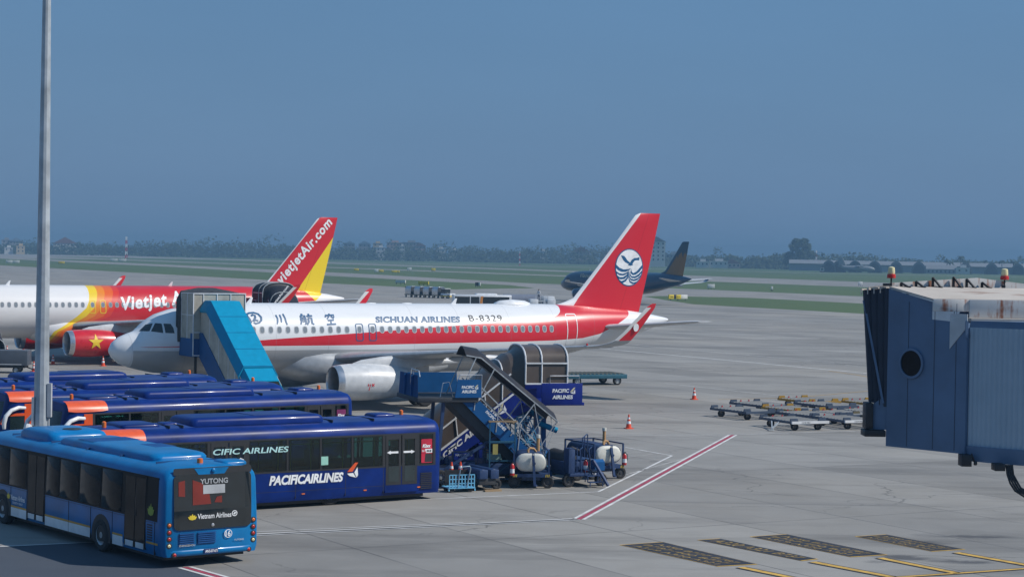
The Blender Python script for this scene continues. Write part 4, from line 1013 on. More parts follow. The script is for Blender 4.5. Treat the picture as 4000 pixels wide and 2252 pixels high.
k.build('handrail', METAL, os_)
for y in (-.82, .82):
    k = MB(); k.prism([(-.4, 3.25), (.35, 3.25), (3.35, .45), (3.35, .1), (2.9, .1)], lambda u, v, d: (u, d, v), y - .03, y + .03); k.build('stringer', STBLUE, os_)
k = MB(); k.prism([(-.9, 3.2), (-.2, 3.2), (2.6, .55), (2.2, .3)], lambda u, v, d: (u, d, v), -.7, .7); k.build('underside', DARK, os_)
k = MB()
for i in range(15): k.box(.3 + i * .2, .55 + i * .2, -.8, .8, 3.1 - i * .19, 3.13 - i * .19)
k.build('steps', GREYP, os_)
k = MB(); k.box(-1.6, 3.0, -.75, .75, .4, .62); k.bar((-1.3, -.7, .6), (-1.1, -.7, 3.2), .12); k.bar((-1.3, .7, .6), (-1.1, .7, 3.2), .12); k.bar((-1.0, -.7, .6), (1.3, -.7, 2.0), .1); k.build('chassis', EQBLUE, os_)
for x in (-1.2, 2.4):
    for y in (-.75, .75): add_wheel(os_, x, y, .3)
text('lettering', 'PACIFIC', lambda u, v: (-.46 + u, -1.005, 3.75 + v), .50, .12, TEXTWHITE, os_, .04, .1)
text('lettering', 'AIRLINES', lambda u, v: (-.46 + u, -1.005, 3.58 + v), .60, .12, TEXTWHITE, os_, .04, .1)
logo3(os_, lambda u, v: (.06 + u, -1.005, 3.72 + v), .24, mat('logo_cream', (.62, .58, .38), .5))
text('lettering', 'PACIFIC AIRLINES', lambda u, v: (.55 + u * .73 + v * .68, -.855, 2.82 - u * .68 + v * .73), 1.1, .12, TEXTWHITE, os_, .03, .1)

# ------------------------------------------------------------------ jet bridge on the right
jb = thing('jet_bridge', 'dark blue grey boarding bridge end with an oval porthole and rust streaked white roof edge', 'boarding bridge', (0, 0, 0))
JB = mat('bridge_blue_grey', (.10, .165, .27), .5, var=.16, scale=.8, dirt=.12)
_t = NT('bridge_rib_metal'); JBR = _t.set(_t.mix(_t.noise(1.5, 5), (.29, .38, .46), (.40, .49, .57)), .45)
_t = NT('rust_streaked_white'); _n = _t.noise(1.0, 6, _t.scale(5, 5, .7)); _n2 = _t.noise(3, 6)
JBW = _t.set(_t.mix(_t.ramp(_t.f('MULTIPLY', _n, _t.f('ADD', _n2, .5)), [(.52, 0.), (.66, 1.)]), _t.mix(_n2, (.58, .57, .55), (.70, .69, .67)), (.33, .12, .06)), .6)
_t = NT('weathered_roof_sheet'); _n = _t.noise(1.2, 7); _n2 = _t.noise(.9, 5, _t.scale(.6, 3, 1))
JBT = _t.set(_t.mix(_t.ramp(_n2, [(.60, 0.), (.70, 1.)]), _t.mix(_n, (.40, .35, .30), (.60, .56, .51)), (.24, .13, .09)), .7)
P0, P1, P2 = Vector((9.2, 50.0)), Vector((10.0719, 49.0092)), Vector((10.74, 48.25))
ZB_ = 4.46
dv = (P2 - P0).normalized(); nv = Vector((dv.y, -dv.x))          # outward normal, towards lower left
if nv.y > 0: nv = -nv
back = -nv
def at2(p, d): return p + back * d
k = MB()
a, b, c = P0, P1, P2
k.add([(p.x, p.y, z) for z in (ZB_, 1) for p in (a, b, c, at2(c, 3.2), at2(a, 3.2))][:5] + [(a.x, a.y, 8.30), (b.x, b.y, 8.02), (c.x, c.y, 7.55), (at2(c, 3.2).x, at2(c, 3.2).y, 7.55), (at2(a, 3.2).x, at2(a, 3.2).y, 8.30), (b.x, b.y, 7.60)],
      [(0, 1, 10, 6, 5), (1, 2, 7, 10), (2, 3, 8, 7), (3, 4, 9, 8), (4, 0, 5, 9), (4, 3, 2, 1, 0)])
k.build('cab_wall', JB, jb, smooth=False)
# porthole on the angled wall
pc = P0 + dv * .74
k = MB()
def onwall(u, z, o): q_ = pc + dv * u + nv * o; return (q_.x, q_.y, z)
ou = [(.37 * math.cos(2 * math.pi * i / 28), 6.52 + .37 * math.sin(2 * math.pi * i / 28)) for i in range(28)]
inn = [(.31 * math.cos(2 * math.pi * i / 28), 6.52 + .31 * math.sin(2 * math.pi * i / 28)) for i in range(28)]
k.rings([[onwall(u, z, o) for u, z in p] for p, o in ((ou, 0), (ou, .05), (inn, .05), (inn, .01))], False); pf = k.build('porthole', JB, jb)
k = MB(); k.add([onwall(u, z, .012) for u, z in inn], [tuple(range(28))]); k.build('pane', DARKPANE, pf, smooth=False)
k = MB()
for u in (-.35, .42, 1.05): q_ = P0 + dv * (.98 + u); k.bar((q_.x + nv.x * .004, q_.y + nv.y * .004, ZB_ + .05), (q_.x + nv.x * .004, q_.y + nv.y * .004, 8.0), .012, .012)
k.build('panel_seam', mat('seam_dark', (.05, .065, .10), .6), jb)
# roof sheet, fascia and gutter facing the camera
k = MB(); r0 = P1 + Vector((-.02, -.05))
k.add([(9.22, 50.02, 8.36), (10.05, 48.92, 8.10), (15.5, 48.80, 8.10), (16.5, 51.2, 8.36), (9.22, 50.02, 8.30), (10.05, 48.92, 8.05), (15.5, 48.8, 8.05), (16.5, 51.2, 8.30)], [(0, 1, 2, 3), (7, 6, 5, 4), (0, 4, 5, 1), (1, 5, 6, 2), (2, 6, 7, 3), (3, 7, 4, 0)])
k.build('roof', JBT, jb, smooth=False)
k = MB(); k.box(10.06, 10.92, 48.86, 48.93, 7.80, 8.09); k.box(10.92, 15.4, 48.84, 48.93, 7.66, 8.09); k.build('fascia', JBW, jb, bevel=.008)
k = MB(); k.box(10.88, 15.4, 48.40, 48.86, 7.58, 7.655); k.build('gutter', JBT, jb)
k = MB(); k.box(10.92, 15.4, 48.42, 48.9, 7.40, 7.575); k.build('header', JB, jb)
k = MB(); k.prism([(0, 7.76), (.50, 7.76), (.50, 7.46), (0, 6.92)], lambda u, v, d: (P2.x - .48 * dv.x + u * dv.x + nv.x * d, P2.y - .48 * dv.y + u * dv.y + nv.y * d, v), .004, .02); k.build('sunlit_patch', LGREY, jb, smooth=False)  # pale sheet standing in for a sunlit triangle on the cab wall
k = MB(); k.box(10.70, 10.76, 48.2, 48.5, 7.2, 7.6); k.build('bracket_rib', JB, jb)
# ribbed curtain wall of the rotunda
k = MB(); prof = []
n = 150
for i in range(n + 1):
    u = i * .032; o = (.0, .022, .022, .0)[i % 4] + .0
    a_ = u / 3.4
    q_ = P2 + Vector((math.cos(math.atan2(dv.y, dv.x) + a_ * .33), math.sin(math.atan2(dv.y, dv.x) + a_ * .33))) * u + back * (.10 - o)
    prof.append((q_.x, q_.y))
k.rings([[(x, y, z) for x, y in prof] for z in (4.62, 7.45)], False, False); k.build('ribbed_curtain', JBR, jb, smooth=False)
k = MB(); st_ = 6
pp = prof[::st_]
k.rings([[(x + nv.x * o, y + nv.y * o, z) for x, y in pp] for o, z in ((.0, 4.66), (.05, 4.66), (.05, 4.60), (.02, 4.30), (-.5, 4.30))], False, False); k.build('floor_rim', JB, jb)
k = MB(); e = Vector(prof[-1])
k.add([(P2.x + back.x * .14, P2.y + back.y * .14, 4.4), (e.x + back.x * .14, e.y + back.y * .14, 4.4), (e.x + back.x * 3, e.y + back.y * 3, 4.4), (P2.x + back.x * 3, P2.y + back.y * 3, 4.4), (P2.x + back.x * .14, P2.y + back.y * .14, 7.6), (e.x + back.x * .14, e.y + back.y * .14, 7.6), (e.x + back.x * 3, e.y + back.y * 3, 7.6), (P2.x + back.x * 3, P2.y + back.y * 3, 7.6)], [(0, 1, 5, 4), (1, 2, 6, 5), (2, 3, 7, 6), (3, 0, 4, 7), (0, 3, 2, 1), (4, 5, 6, 7)]); k.build('rotunda', JB, jb, smooth=False)
# accordion closure on the far left
k = MB(); rs = []
for i in range(9):
    d = i * .072; o = 0 if i % 2 == 0 else .06
    q0 = P0 + Vector((.04 - d * 1.03, .02 + d * .6)); tap = d * .34
    f0 = q0 + back * 2.6
    rs.append([(q0.x + nv.x * o + d * .30, q0.y + nv.y * o, ZB_ + .95 + d * .2), (q0.x + nv.x * o - tap * .1 , q0.y + nv.y * o, 8.30 - d * .12 + o * .4), (f0.x, f0.y, 8.30 - d * .12), (f0.x, f0.y, ZB_ + .95)])
k.rings(rs, False); k.build('accordion_closure', mat('accordion_fabric', (.022, .032, .055), .7), jb, ang=10)
k = MB()
for i in (1, 3, 5, 7):
    d = i * .072; q0 = P0 + Vector((-.06 - d * .98, .10 + d * .55)) + nv * .085
    k.bar((q0.x, q0.y, 8.33 - d * .12), (q0.x + back.x * 2.6, q0.y + back.y * 2.6, 8.33 - d * .12), .05, .04); k.bar((q0.x, q0.y - .01, 8.34 - d * .12), (q0.x, q0.y - .01, 8.20 - d * .12), .025, .025)
k.build('closure_bow', JBT, jb)
k = MB(); k.bar((8.65, 50.35, 8.0), (9.12, 50.02, 5.5), .05); k.build('closure_strut', JB, jb)
k = MB(); q0 = P0 + Vector((-.35, .22)); k.prism([(0, 5.42), (.38, 5.72), (.38, 4.85), (.0, 4.85)], lambda u, v, d: (q0.x + u * .95 + back.x * d, q0.y - u * .5 + back.y * d, v), 0, 1.8); k.build('bumper_housing', JB, jb)
k = MB(); k.box(8.72, 8.90, 50.1, 50.6, 4.86, 5.5); k.box(8.68, 9.2, 50.0, 50.6, 4.68, 4.84); k.build('bumper', BLACK, jb, bevel=.02)
# roof furniture
k = MB(); k.add([(9.24, 50.1, 8.34), (13.2, 50.95, 8.34), (13.2, 50.95, 8.42), (11.5, 50.6, 8.60), (9.24, 50.1, 8.44), (9.24, 50.16, 8.34), (13.2, 51.01, 8.34), (13.2, 51.01, 8.42), (11.5, 50.66, 8.60), (9.24, 50.16, 8.44)], [(0, 1, 2, 3, 4), (9, 8, 7, 6, 5), (0, 5, 6, 1), (1, 6, 7, 2), (2, 7, 8, 3), (3, 8, 9, 4), (4, 9, 5, 0)]); k.build('parapet', JBW, jb, smooth=False)
for i, x in enumerate((9.52, 9.9, 10.33, 10.86, 11.2, 11.6)):
    y = 50.1 + (x - 9.24) * .215 - .03; h = (.12, .16, .26, .28, .24, .16)[i]
    k = MB(); k.bar((x, y - .02, 8.33), (x, y - .02, 8.33 + h), .06, .04); k.bar((x, y - .02, 8.33 + h), (x + .18, y - .2, 8.33), .05, .04); k.bar((x, y - .03, 8.345), (x + .2, y - .2, 8.345), .06, .05); k.build('stay_bracket', BLACK, jb)
k = MB(); k.bar((8.75, 50.3, 8.32), (10.6, 50.5, 8.52), .05, .03); k.build('drip_bar', JBT, jb)
for x, y in ((9.27, 50.08), (12.2, 50.75)):
    k = MB(); k.tube([(x, y, 8.36), (x, y, 8.56)], .02, 8); k.box(x - .2, x + .02, y - .03, y + .03, 8.37, 8.43); bc = k.build('beacon_stand', BLACK, jb)
    k = MB(); k.lathe([(0, .10), (.03, .11), (.1, .10), (.1, .075)], (x, y, 8.56), 'z', 16, True); k.build('beacon_base', LAMPRED, bc)
    k = MB(); k.lathe([(0, .075), (.04, .09), (.16, .078), (.18, .03)], (x, y, 8.66), 'z', 12, True); k.build('beacon_lens', LAMPCLEAR, bc)
# brackets and cables under the cab
k = MB(); k.box(10.60, 10.84, 47.9, 48.3, 4.20, 4.47); k.bar((10.85, 48.0, 4.5), (10.92, 48.0, 4.30), .035); k.lathe([(0, .05), (.07, .05)], (10.90, 47.95, 4.28), 'x', 12, True); k.build('under_bracket', BLACK, jb, bevel=.01)
k = MB(); k.box(11.22, 11.46, 47.2, 47.6, 4.18, 4.34); k.build('under_bracket', BLACK, jb, bevel=.01)
for i in range(4):
    k = MB(); x = 11.50 + i * .045
    k.tube([(x, 47.3, 4.32), (x + .02, 47.25, 4.1), (x + .08 + i * .015, 47.2, 3.9), (x + .18, 47.15, 3.74 + i * .02), (x + .4, 47.1, 3.60 + i * .03), (x + .9, 47.0, 3.72)], .025, 8); k.build('cable', BLACK, jb)
k = MB(); k.lathe([(0, .55), (4.4, .5)], (15.2, 50.5, 0), 'z', 20, True); k.build('support_column', JB, jb)

# ------------------------------------------------------------------ ground equipment
def stadium(w_, h_, n=8):
    r = h_ / 2; c = w_ / 2 - r
    return [(c + r * math.cos(R(a)), r * math.sin(R(a))) for a in [-90 + 180 * i / n for i in range(n + 1)]] + [(-c + r * math.cos(R(a)), r * math.sin(R(a))) for a in [90 + 180 * i / n for i in range(n + 1)]]
def tank_cart(label, loc, rz, group, w_=1.25, ln=2.3):
    """local x sideways, y away from us; white domed tank end faces -y"""
    t = thing('tank_cart', label, 'tank cart', loc, rz, group)
    k = MB(); rs = []
    for y, f in ((-.09, .80), (-.05, .93), (0, 1), (ln, 1), (ln + .06, .9)):
        rs.append([(u * f if f < 1 else u, y, 1.0 + v * f) for u, v in stadium(w_, .74)])
    k.rings(rs[2:]); k.build('tank', EQBLUE, t)
    k = MB(); k.rings([[(u * 1.0, y, 1.0 + v * f) for u, v in stadium(w_ * f, .74 * f)] for y, f in ((-.10, .3), (-.095, .8), (-.06, .93), (.02, .985))]); k.build('tank_end', TANK, t, ang=60)
    k = MB(); k.box(-w_ / 2 - .08, w_ / 2 + .08, -.12, ln + .1, .44, .56); k.box(-.35, .35, .1, ln - .2, .3, .46)
    for x in (-w_ / 2 - .05, w_ / 2 + .05):
        k.bar((x, -.06, .5), (x, -.06, 1.42), .06)
        k.bar((x, ln, .5), (x, ln, 1.42), .06); k.bar((x, -.06, 1.42), (x, ln, 1.42), .05)
    k.bar((-w_ / 2 - .05, ln, 1.42), (w_ / 2 + .05, ln, 1.42), .05)
    k.build('frame', EQBLUE, t)
    k = MB(); k.bar((.12, -.30, .16), (.05, -.16, 1.28), .10, .08); k.tube([(.02, -.16, 1.25), (.02, -.2, 1.36), (.08, -.2, 1.36), (.08, -.16, 1.25)], .02, 6); k.lathe([(0, .06), (.08, .06)], (.09, -.26, .98), 'y', 10, True); k.lathe([(0, .08), (.06, .08)], (.13, -.33, .12), 'z', 10, True); k.build('tow_bar', EQBLUE, t)
    k = MB()
    for s in (-1, 1):
        for q_ in range(3): k.add([(s * w_ / 2 - .09 + q_ * .06, -.125, .45), (s * w_ / 2 - .06 + q_ * .06, -.125, .45), (s * w_ / 2 - .04 + q_ * .06, -.125, .55), (s * w_ / 2 - .07 + q_ * .06, -.125, .55)], [(0, 1, 2, 3)])
    k.build('hazard_stripes', YEL, t, smooth=False)
    k = MB(); k.tube([(-.12, .15, 1.32), (-.12, .18, 1.46), (-.05, .2, 1.53), (.1, .25, 1.5), (.2, .3, 1.38)], .05, 8); k.build('hose', TAN, t)
    k = MB(); k.lathe([(0, .07), (.62, .065)], (.32, .9, 1.36), 'z', 10, True); k.mat(1).lathe([(0, .085), (.13, .085)], (.32, .9, 1.86), 'z', 10, True); k.build('vent_pipe', [TAN, TANK], t)
    for x in (-w_ / 2 - .02, w_ / 2 + .02):
        for y in (.1, ln - .35): add_wheel(t, x, y, .24, .08, DARK)
    return t
def extinguisher(label, loc):
    t = thing('fire_extinguisher', label, 'fire extinguisher', loc, 0, 'fire extinguishers')
    k = MB(); k.lathe([(0, .075), (.02, .085), (.38, .085), (.44, .05), (.47, .03)], (0, 0, 0), 'z', 14, True); k.build('cylinder', LAMPRED, t)
    k = MB(); k.lathe([(.1, .087), (.26, .087)], (0, 0, 0), 'z', 14); k.build('paper_label', TEXTWHITE, t)
    k = MB(); k.tube([(0, 0, .46), (0, 0, .52), (.05, -.02, .5)], .025, 6); k.tube([(.03, -.02, .5), (.12, -.03, .42), (.11, -.02, .2)], .014, 6); k.build('valve', BLACK, t)
GT = 'tank carts parked beside the buses'
tank_cart('tank cart with a wide white domed end facing us, left of the other tank cart', (.86, 78.6, 0), R(4), GT)
extinguisher('red fire extinguisher at the left corner of the wide white tank end', (.13, 78.42, .5))
tank_cart('tank cart with its white domed end turned right, at the corner of the painted box', (3.98, 82.3, 0), R(27), GT, 1.22, 2.4)
extinguisher('red fire extinguisher on the right corner of the turned tank cart', (4.66, 82.52, .56))
sc = thing('service_cart', 'blue service cart with steps, handrails and hoses between the two white tanks', 'service cart', (2.95, 79.6, 0), R(27))
k = MB(); k.box(-.75, .75, -.2, 2.3, .42, .54); k.box(-.2, .7, .5, 2.1, .54, 1.0); k.box(-.75, -.15, .2, 1.4, .54, .95); k.box(-.78, -.5, -.15, .3, .54, 1.5); k.build('chassis', EQBLUE, sc, bevel=.02)
k = MB(); k.lathe([(0, .05), (.05, .3), (1.4, .36), (1.45, .1)], (-.35, .5, .98), 'y', 16, True); k.build('drum', DARK, sc)
k = MB()
for x in (-.25, .15):
    k.tube([(x, -.2, .56), (x - .03, -.1, 1.45), (x + .25, .2, 1.5), (x + .35, .5, .95)], .022, 6)
k.tube([(.4, 1.0, 1.0), (.45, 1.0, 1.8), (.8, 1.3, 1.9), (1.0, 1.6, 1.85), (1.0, 1.6, .9)], .025, 6); k.tube([(.7, 1.3, 1.0), (.7, 1.3, 1.85)], .02, 6)
k.tube([(-.8, -.18, .55), (-.8, -.18, 1.55), (-.45, -.18, 1.55), (-.45, -.18, .55)], .022, 6)
k.build('handrail', EQBLUE, sc)
k = MB()
for i in range(3): k.box(-.1, .5, -.62 + i * .2, -.42 + i * .2, .2 + i * .22, .235 + i * .22); k.bar((-.08, -.6 + i * .2, .05 if i == 0 else .2), (-.08, -.6 + i * .2, .24 + i * .22), .03); k.bar((.48, -.6 + i * .2, .05 if i == 0 else .2), (.48, -.6 + i * .2, .24 + i * .22), .03)
k.build('steps', EQBLUE, sc)
k = MB(); k.prism([(0, .62), (.5, .62), (.5, .95), (.15, 1.05), (0, .95)], lambda u, v, d: (d, -.2 + u, v), .35, .78); k.build('control_box', STBLUE, sc)
k = MB(); k.tube([(.0, .0, 1.5), (.15, -.15, 1.1), (.1, -.22, .7), (.3, -.25, .5)], .02, 6); k.tube([(-.5, .8, 1.3), (-.2, .7, 1.45), (.2, .8, 1.3)], .06, 8); k.build('hose', BLACK, sc)
k = MB(); k.bar((.55, -.9, .1), (.3, -.15, 1.0), .09); k.build('tow_bar', EQBLUE, sc)
text('lettering', 'R-729', lambda u, v: (.1 + u, -.21, .43 + v), .3, .1, TEXTWHITE, sc, .02)
for x in (-.72, .72):
    for y in (.0, 1.9): add_wheel(sc, x, y, .25, .09, DARK)
extinguisher('dull red fire extinguisher on the blue service cart between the tanks', (2.98, 79.62, .56))
# maintenance stand and ladder
ms = thing('work_stand', 'tall blue work stand with wooden guard rails in front of the open stairs', 'work stand', (-.76, 79.4, 0), R(12))
k = MB()
for x in (0, 1.0):
    for y in (0, .9): k.bar((x, y, .12), (x, y, 2.46), .05)
for z in (.25, .95, 1.66):
    for y in (0, .9): k.bar((0, y, z), (1.0, y, z), .04)
    for x in (0, 1.0): k.bar((x, 0, z), (x, .9, z), .04)
k.bar((0, 0, .25), (1.0, 0, .95), .03); k.box(.0, 1.0, 0, .9, 1.66, 1.70)
k.build('frame', mat('stand_teal', (.015, .09, .16), .5, dirt=.3), ms)
k = MB()
for y in (0, .9): k.bar((-.06, y, 2.48), (1.06, y, 2.48), .09, .06)
k.bar((0, -.05, 2.47), (0, .95, 2.47), .08, .06); k.bar((1.0, 0, 2.38), (1.0, .9, 2.38), .08, .06); k.build('guard_rail', mat('worn_wood', (.33, .23, .13), .7, dirt=.2), ms)
k = MB(); k.box(.12, .32, -.03, .02, 1.2, 1.6); k.build('notice_board', mat('faded_yellow', (.42, .36, .10), .6), ms)
for x in (0, 1.0):
    for y in (0, .9):
        k = MB(); k.lathe([(-.03, .12), (.03, .12)], (x, y, .12), 'x', 12, True); k.build('caster', RUBBER, ms)
ld = thing('rolling_ladder', 'pale blue lattice ladder leaning up behind the white tank', 'ladder', (.40, 81.2, 0), R(10))
k = MB()
for y in (0, .7):
    k.bar((0, y, 2.48), (1.0, y, .1), .045); k.bar((.35, y, 2.55), (1.35, y, .35), .035); k.bar((0, y, 2.48), (.35, y, 2.55), .04); k.bar((0, y, 2.48), (0, y, .1), .045)
    for i in range(6): k.bar((.05 + i * .17, y, 2.36 - i * .40), (.42 + i * .17, y, 2.38 - i * .38), .025); k.bar((.05 + i * .17, y, 2.36 - i * .40), (.59 + i * .17, y, 2.0 - i * .38), .022)
    for z in (.5, 1.0, 1.5, 2.0): k.bar((0, y, z), ((2.48 - z) * .42, y, z), .03)
for i in range(9): k.bar((.08 + i * .11, 0, 2.28 - i * .262), (.08 + i * .11, .7, 2.28 - i * .262), .04)
k.build('frame', PALEBLUE, ld)
for x, y in ((0, 0), (0, .7), (1.0, 0), (1.0, .7)):
    k = MB(); k.lathe([(-.03, .1), (.03, .1)], (x, y, .1), 'x', 12, True); k.build('caster', RUBBER, ld)
# lift mast with cyan cylinders behind the stairs
lm = thing('lift_loader', 'blue lifting loader with bright cyan cylinders, half hidden behind the open stairs', 'loader', (1.25, 85.2, 0), R(10))
k = MB(); k.box(-1.3, .9, -.9, .9, .4, .8); k.box(-.1, .1, -.9, -.7, .4, 2.6); k.box(-.1, .1, .7, .9, .4, 2.6); k.box(-1.2, .2, -.9, .9, 2.35, 2.5); k.bar((-1.1, -.8, .7), (-.1, -.8, 2.4), .1); k.bar((-1.1, .8, .7), (-.1, .8, 2.4), .1); k.build('frame', STBLUE, lm)
k = MB()
for p, q_ in (((-.35, -.95, 2.1), (.55, -.95, 1.75)), ((-.7, -.95, 2.75), (-.2, -.95, 2.2)), ((-1.1, -.95, 2.9), (-.6, -.95, 2.9)), ((-1.0, -.95, 1.3), (-.6, -.95, .9))): k.tube([p, q_], .12, 12)
k.build('cylinder', CYAN, lm)
k = MB(); k.box(-1.3, -.5, -.95, -.92, .9, 1.3); k.build('cover_sheet', mat('loader_white', (.55, .58, .6), .5), lm)
for x in (-1.0, .6):
    for y in (-.85, .85): add_wheel(lm, x, y, .36)
# tug with a number plate
tg = thing('baggage_tug', 'small dark blue tug with a number plate, beside the end of the lettered bus', 'tug', (-1.75, 79.6, 0), R(10))
k = MB(); k.box(-.45, .45, 0, 2.2, .35, .9); k.box(-.42, .42, .0, .5, .9, 1.25); k.box(.5, 1.9, .1, 2.4, .35, .8); k.build('body', EQBLUE, tg, bevel=.04)
k = MB(); k.box(-.40, .40, -.02, .0, .95, 1.22); pl_ = k.build('plate_board', STNAVY, tg)
text('plate_text', 'HAK3 17-7003', lambda u, v: (-.34 + u, -.03, 1.10 + v), .66, .09, LGREY, pl_, .02)
k = MB(); k.box(-.1, .12, -.03, -.021, .99, 1.04); k.build('sticker', TEXTWHITE, pl_)
k = MB()
for x in (-.6, .8): k.tube([(x, .3, .6), (x, .3, 1.3), (x + .4, .8, 1.45), (x + .5, 1.5, 1.45)], .03, 6)
for i in range(5): k.bar((.55 + i * .22, .15, .8), (.55 + i * .22, .15, 1.35), .03)
k.bar((.5, .15, 1.35), (1.55, .2, 1.42), .04); k.build('rails', EQBLUE, tg)
k = MB(); k.add([(.9, .08, .95), (1.5, .08, .95), (1.45, .08, 1.2), (.92, .08, 1.2)], [(0, 1, 2, 3)]); k.build('windshield', mat('tug_screen', (.25, .38, .33), .3), tg, smooth=False)
for x in (-.42, .42):
    for y in (.4, 1.7): add_wheel(tg, x, y, .32, .1, DARK)
# twin beam cart
bc_ = thing('beam_cart', 'low dark cart carrying two round blue beams, right of the pale blue trolley', 'cart', (-1.0, 77.6, 0), R(28))
k = MB(); k.box(-.35, .75, .0, 2.2, .34, .44); k.box(-.2, .5, -.15, .2, .22, .5); k.build('frame', DARK, bc_, bevel=.015)
k = MB()
for x in (-.05, .42): k.lathe([(0, .13), (.03, .15), (2.3, .15)], (x, -.15, .68), 'y', 12, True); k.box(x - .17, x + .17, -.22, .05, .46, .8)
k.build('beam', EQBLUE, bc_, bevel=.01)
for x in (-.3, .7):
    for y in (.2, 1.8): add_wheel(bc_, x, y, .2, .07, DARK)
k = MB(); k.box(-.1, .6, -.45, -.28, .0, .07); k.build('wooden_chock', mat('worn_wood', (.33, .23, .13), .7, dirt=.2), bc_)
gp = thing('power_cart', 'dark blue ground power cart with louvred sides, under the open stairs', 'power cart', (-.55, 83.2, 0), R(20))
k = MB(); k.box(-.9, .9, -.5, .5, .4, 1.35); k.box(-1.0, 1.0, -.55, .55, .34, .42); k.build('housing', STNAVY, gp, bevel=.03)
k = MB()
for i in range(7): k.box(-.7, .2, -.53, -.49, .6 + i * .09, .64 + i * .09)
k.build('louvre', BLACK, gp)
k = MB(); k.box(.35, .75, -.53, -.49, .75, 1.2); k.build('control_panel', mat('faded_yellow', (.42, .36, .10), .6), gp)
k = MB(); k.bar((-.9, 0, .38), (-1.7, 0, .2), .07); k.build('tow_bar', EQBLUE, gp)
for x in (-.6, .6):
    for y in (-.45, .45): add_wheel(gp, x, y, .24, .08, DARK)
# pale blue trolley
tr = thing('luggage_trolley', 'pale blue cage trolley with a tubular handle in front of the navy bus corner', 'trolley', (-2.22, 76.7, 0), R(22))
k = MB()
for i in range(9): k.bar((i * .125, 0, .18), (i * .125, 0, .66), .035)
for z in (.18, .34, .5, .66): k.bar((0, 0, z), (1.0, 0, z), .035)
k.box(-.03, 1.03, -.03, .75, .15, .19); k.bar((-.02, 0, .14), (-.02, -.02, .06), .04); k.bar((1.02, 0, .14), (1.02, -.02, .06), .04)
k.build('cage', mat('trolley_blue', (.16, .48, .72), .45), tr)
k = MB(); k.tube([(.32, -.03, .2), (.40, -.06, .85), (.50, -.06, .97), (.78, -.06, .99), (.82, -.06, .90), (.68, -.03, .2)], .022, 8); k.build('handle', mat('handle_grey', (.30, .40, .48), .35, .5), tr)
for x in (.1, .85):
    for y in (.05, .65):
        k = MB(); k.lathe([(-.03, .10), (.03, .10)], (x, y, .10), 'y', 14, True); k.mat(1).bar((x, y, .1), (x, y, .18), .04); k.build('caster', [RUBBER, STEEL], tr)
# low tool cart under the two stored cones
tc_ = thing('tool_cart', 'dark low tool cart behind the pale blue trolley, two cones standing on it', 'cart', (-2.35, 78.0, 0), R(22))
k = MB(); k.box(-.15, 1.0, 0, .8, .16, .24); k.build('deck', DARK, tc_, bevel=.01)
k = MB(); k.box(-.1, .95, -.02, .02, .24, .72); k.build('back_board', BLACK, tc_)
for x in (-.05, .9):
    for y in (.1, .7): add_wheel(tc_, x, y, .14, .05, DARK)

# cones
def make_cone(label, loc, rz=0, group='orange and white traffic cones', h=.75, m=CONE):
    t = thing('traffic_cone', label, 'cone', loc, rz, group)
    k = MB(); k.rings([[(u, v, z) for u, v in rrect(-a, a, -a, a, .05, 2)] for z, a in ((0, .21), (.035, .21), (.045, .19))]); k.build('base', m, t)
    k = MB(); k.lathe([(.045, .15), (h, .03)], (0, 0, 0), 'z', 20, True); k.build('shell', m, t)
    for z0, z1 in ((.26, .40), (.50, .60)):
        r_ = lambda z: .15 - (z * h / .75 - .045) / (h - .045) * .12 + .003
        k = MB(); k.lathe([(z0 * h / .75, r_(z0)), (z1 * h / .75, r_(z1))], (0, 0, 0), 'z', 20); k.build('white_band', TEXTWHITE, t)
    return t
c0 = make_cone('cone alone on the open concrete, right of the open stairs', (6.2, 106.54, 0), .4)
GC = 'orange and white traffic cones'
for loc, rz, lb in (((11.62, 129.22, 0), .5, 'cone alone farther out, beyond the parked dollies'),
                    ((-34.76, 155.42, 0), .3, 'cone just right of the steel mast, before the starred engine'),
                    ((-30.74, 154.33, 0), .6, 'cone under the starred engine, by the white airliner nose'),
                    ((-41.4, 168.13, 0), .3, 'cone in the shade at the left edge, left of the other shaded one'),
                    ((-40.15, 168.56, 0), .2, 'cone in the shade below the red engine at the left, under the white hull'),
                    ((-12.31, 139.71, 0), .2, 'cone showing its tip between the white hull and the grey engine inlet'),
                    ((-34.02, 146.0, 0), .9, 'cone mostly hidden behind the farthest navy bus roof at the left'),
                    ((-2.2, 78.35, .24), .3, 'left of the two cones stored on the dark tool cart'),
                    ((-1.86, 78.5, .24), .8, 'right of the two cones stored on the dark tool cart')):
    copy_thing(c0, loc, rz, lb, GC)

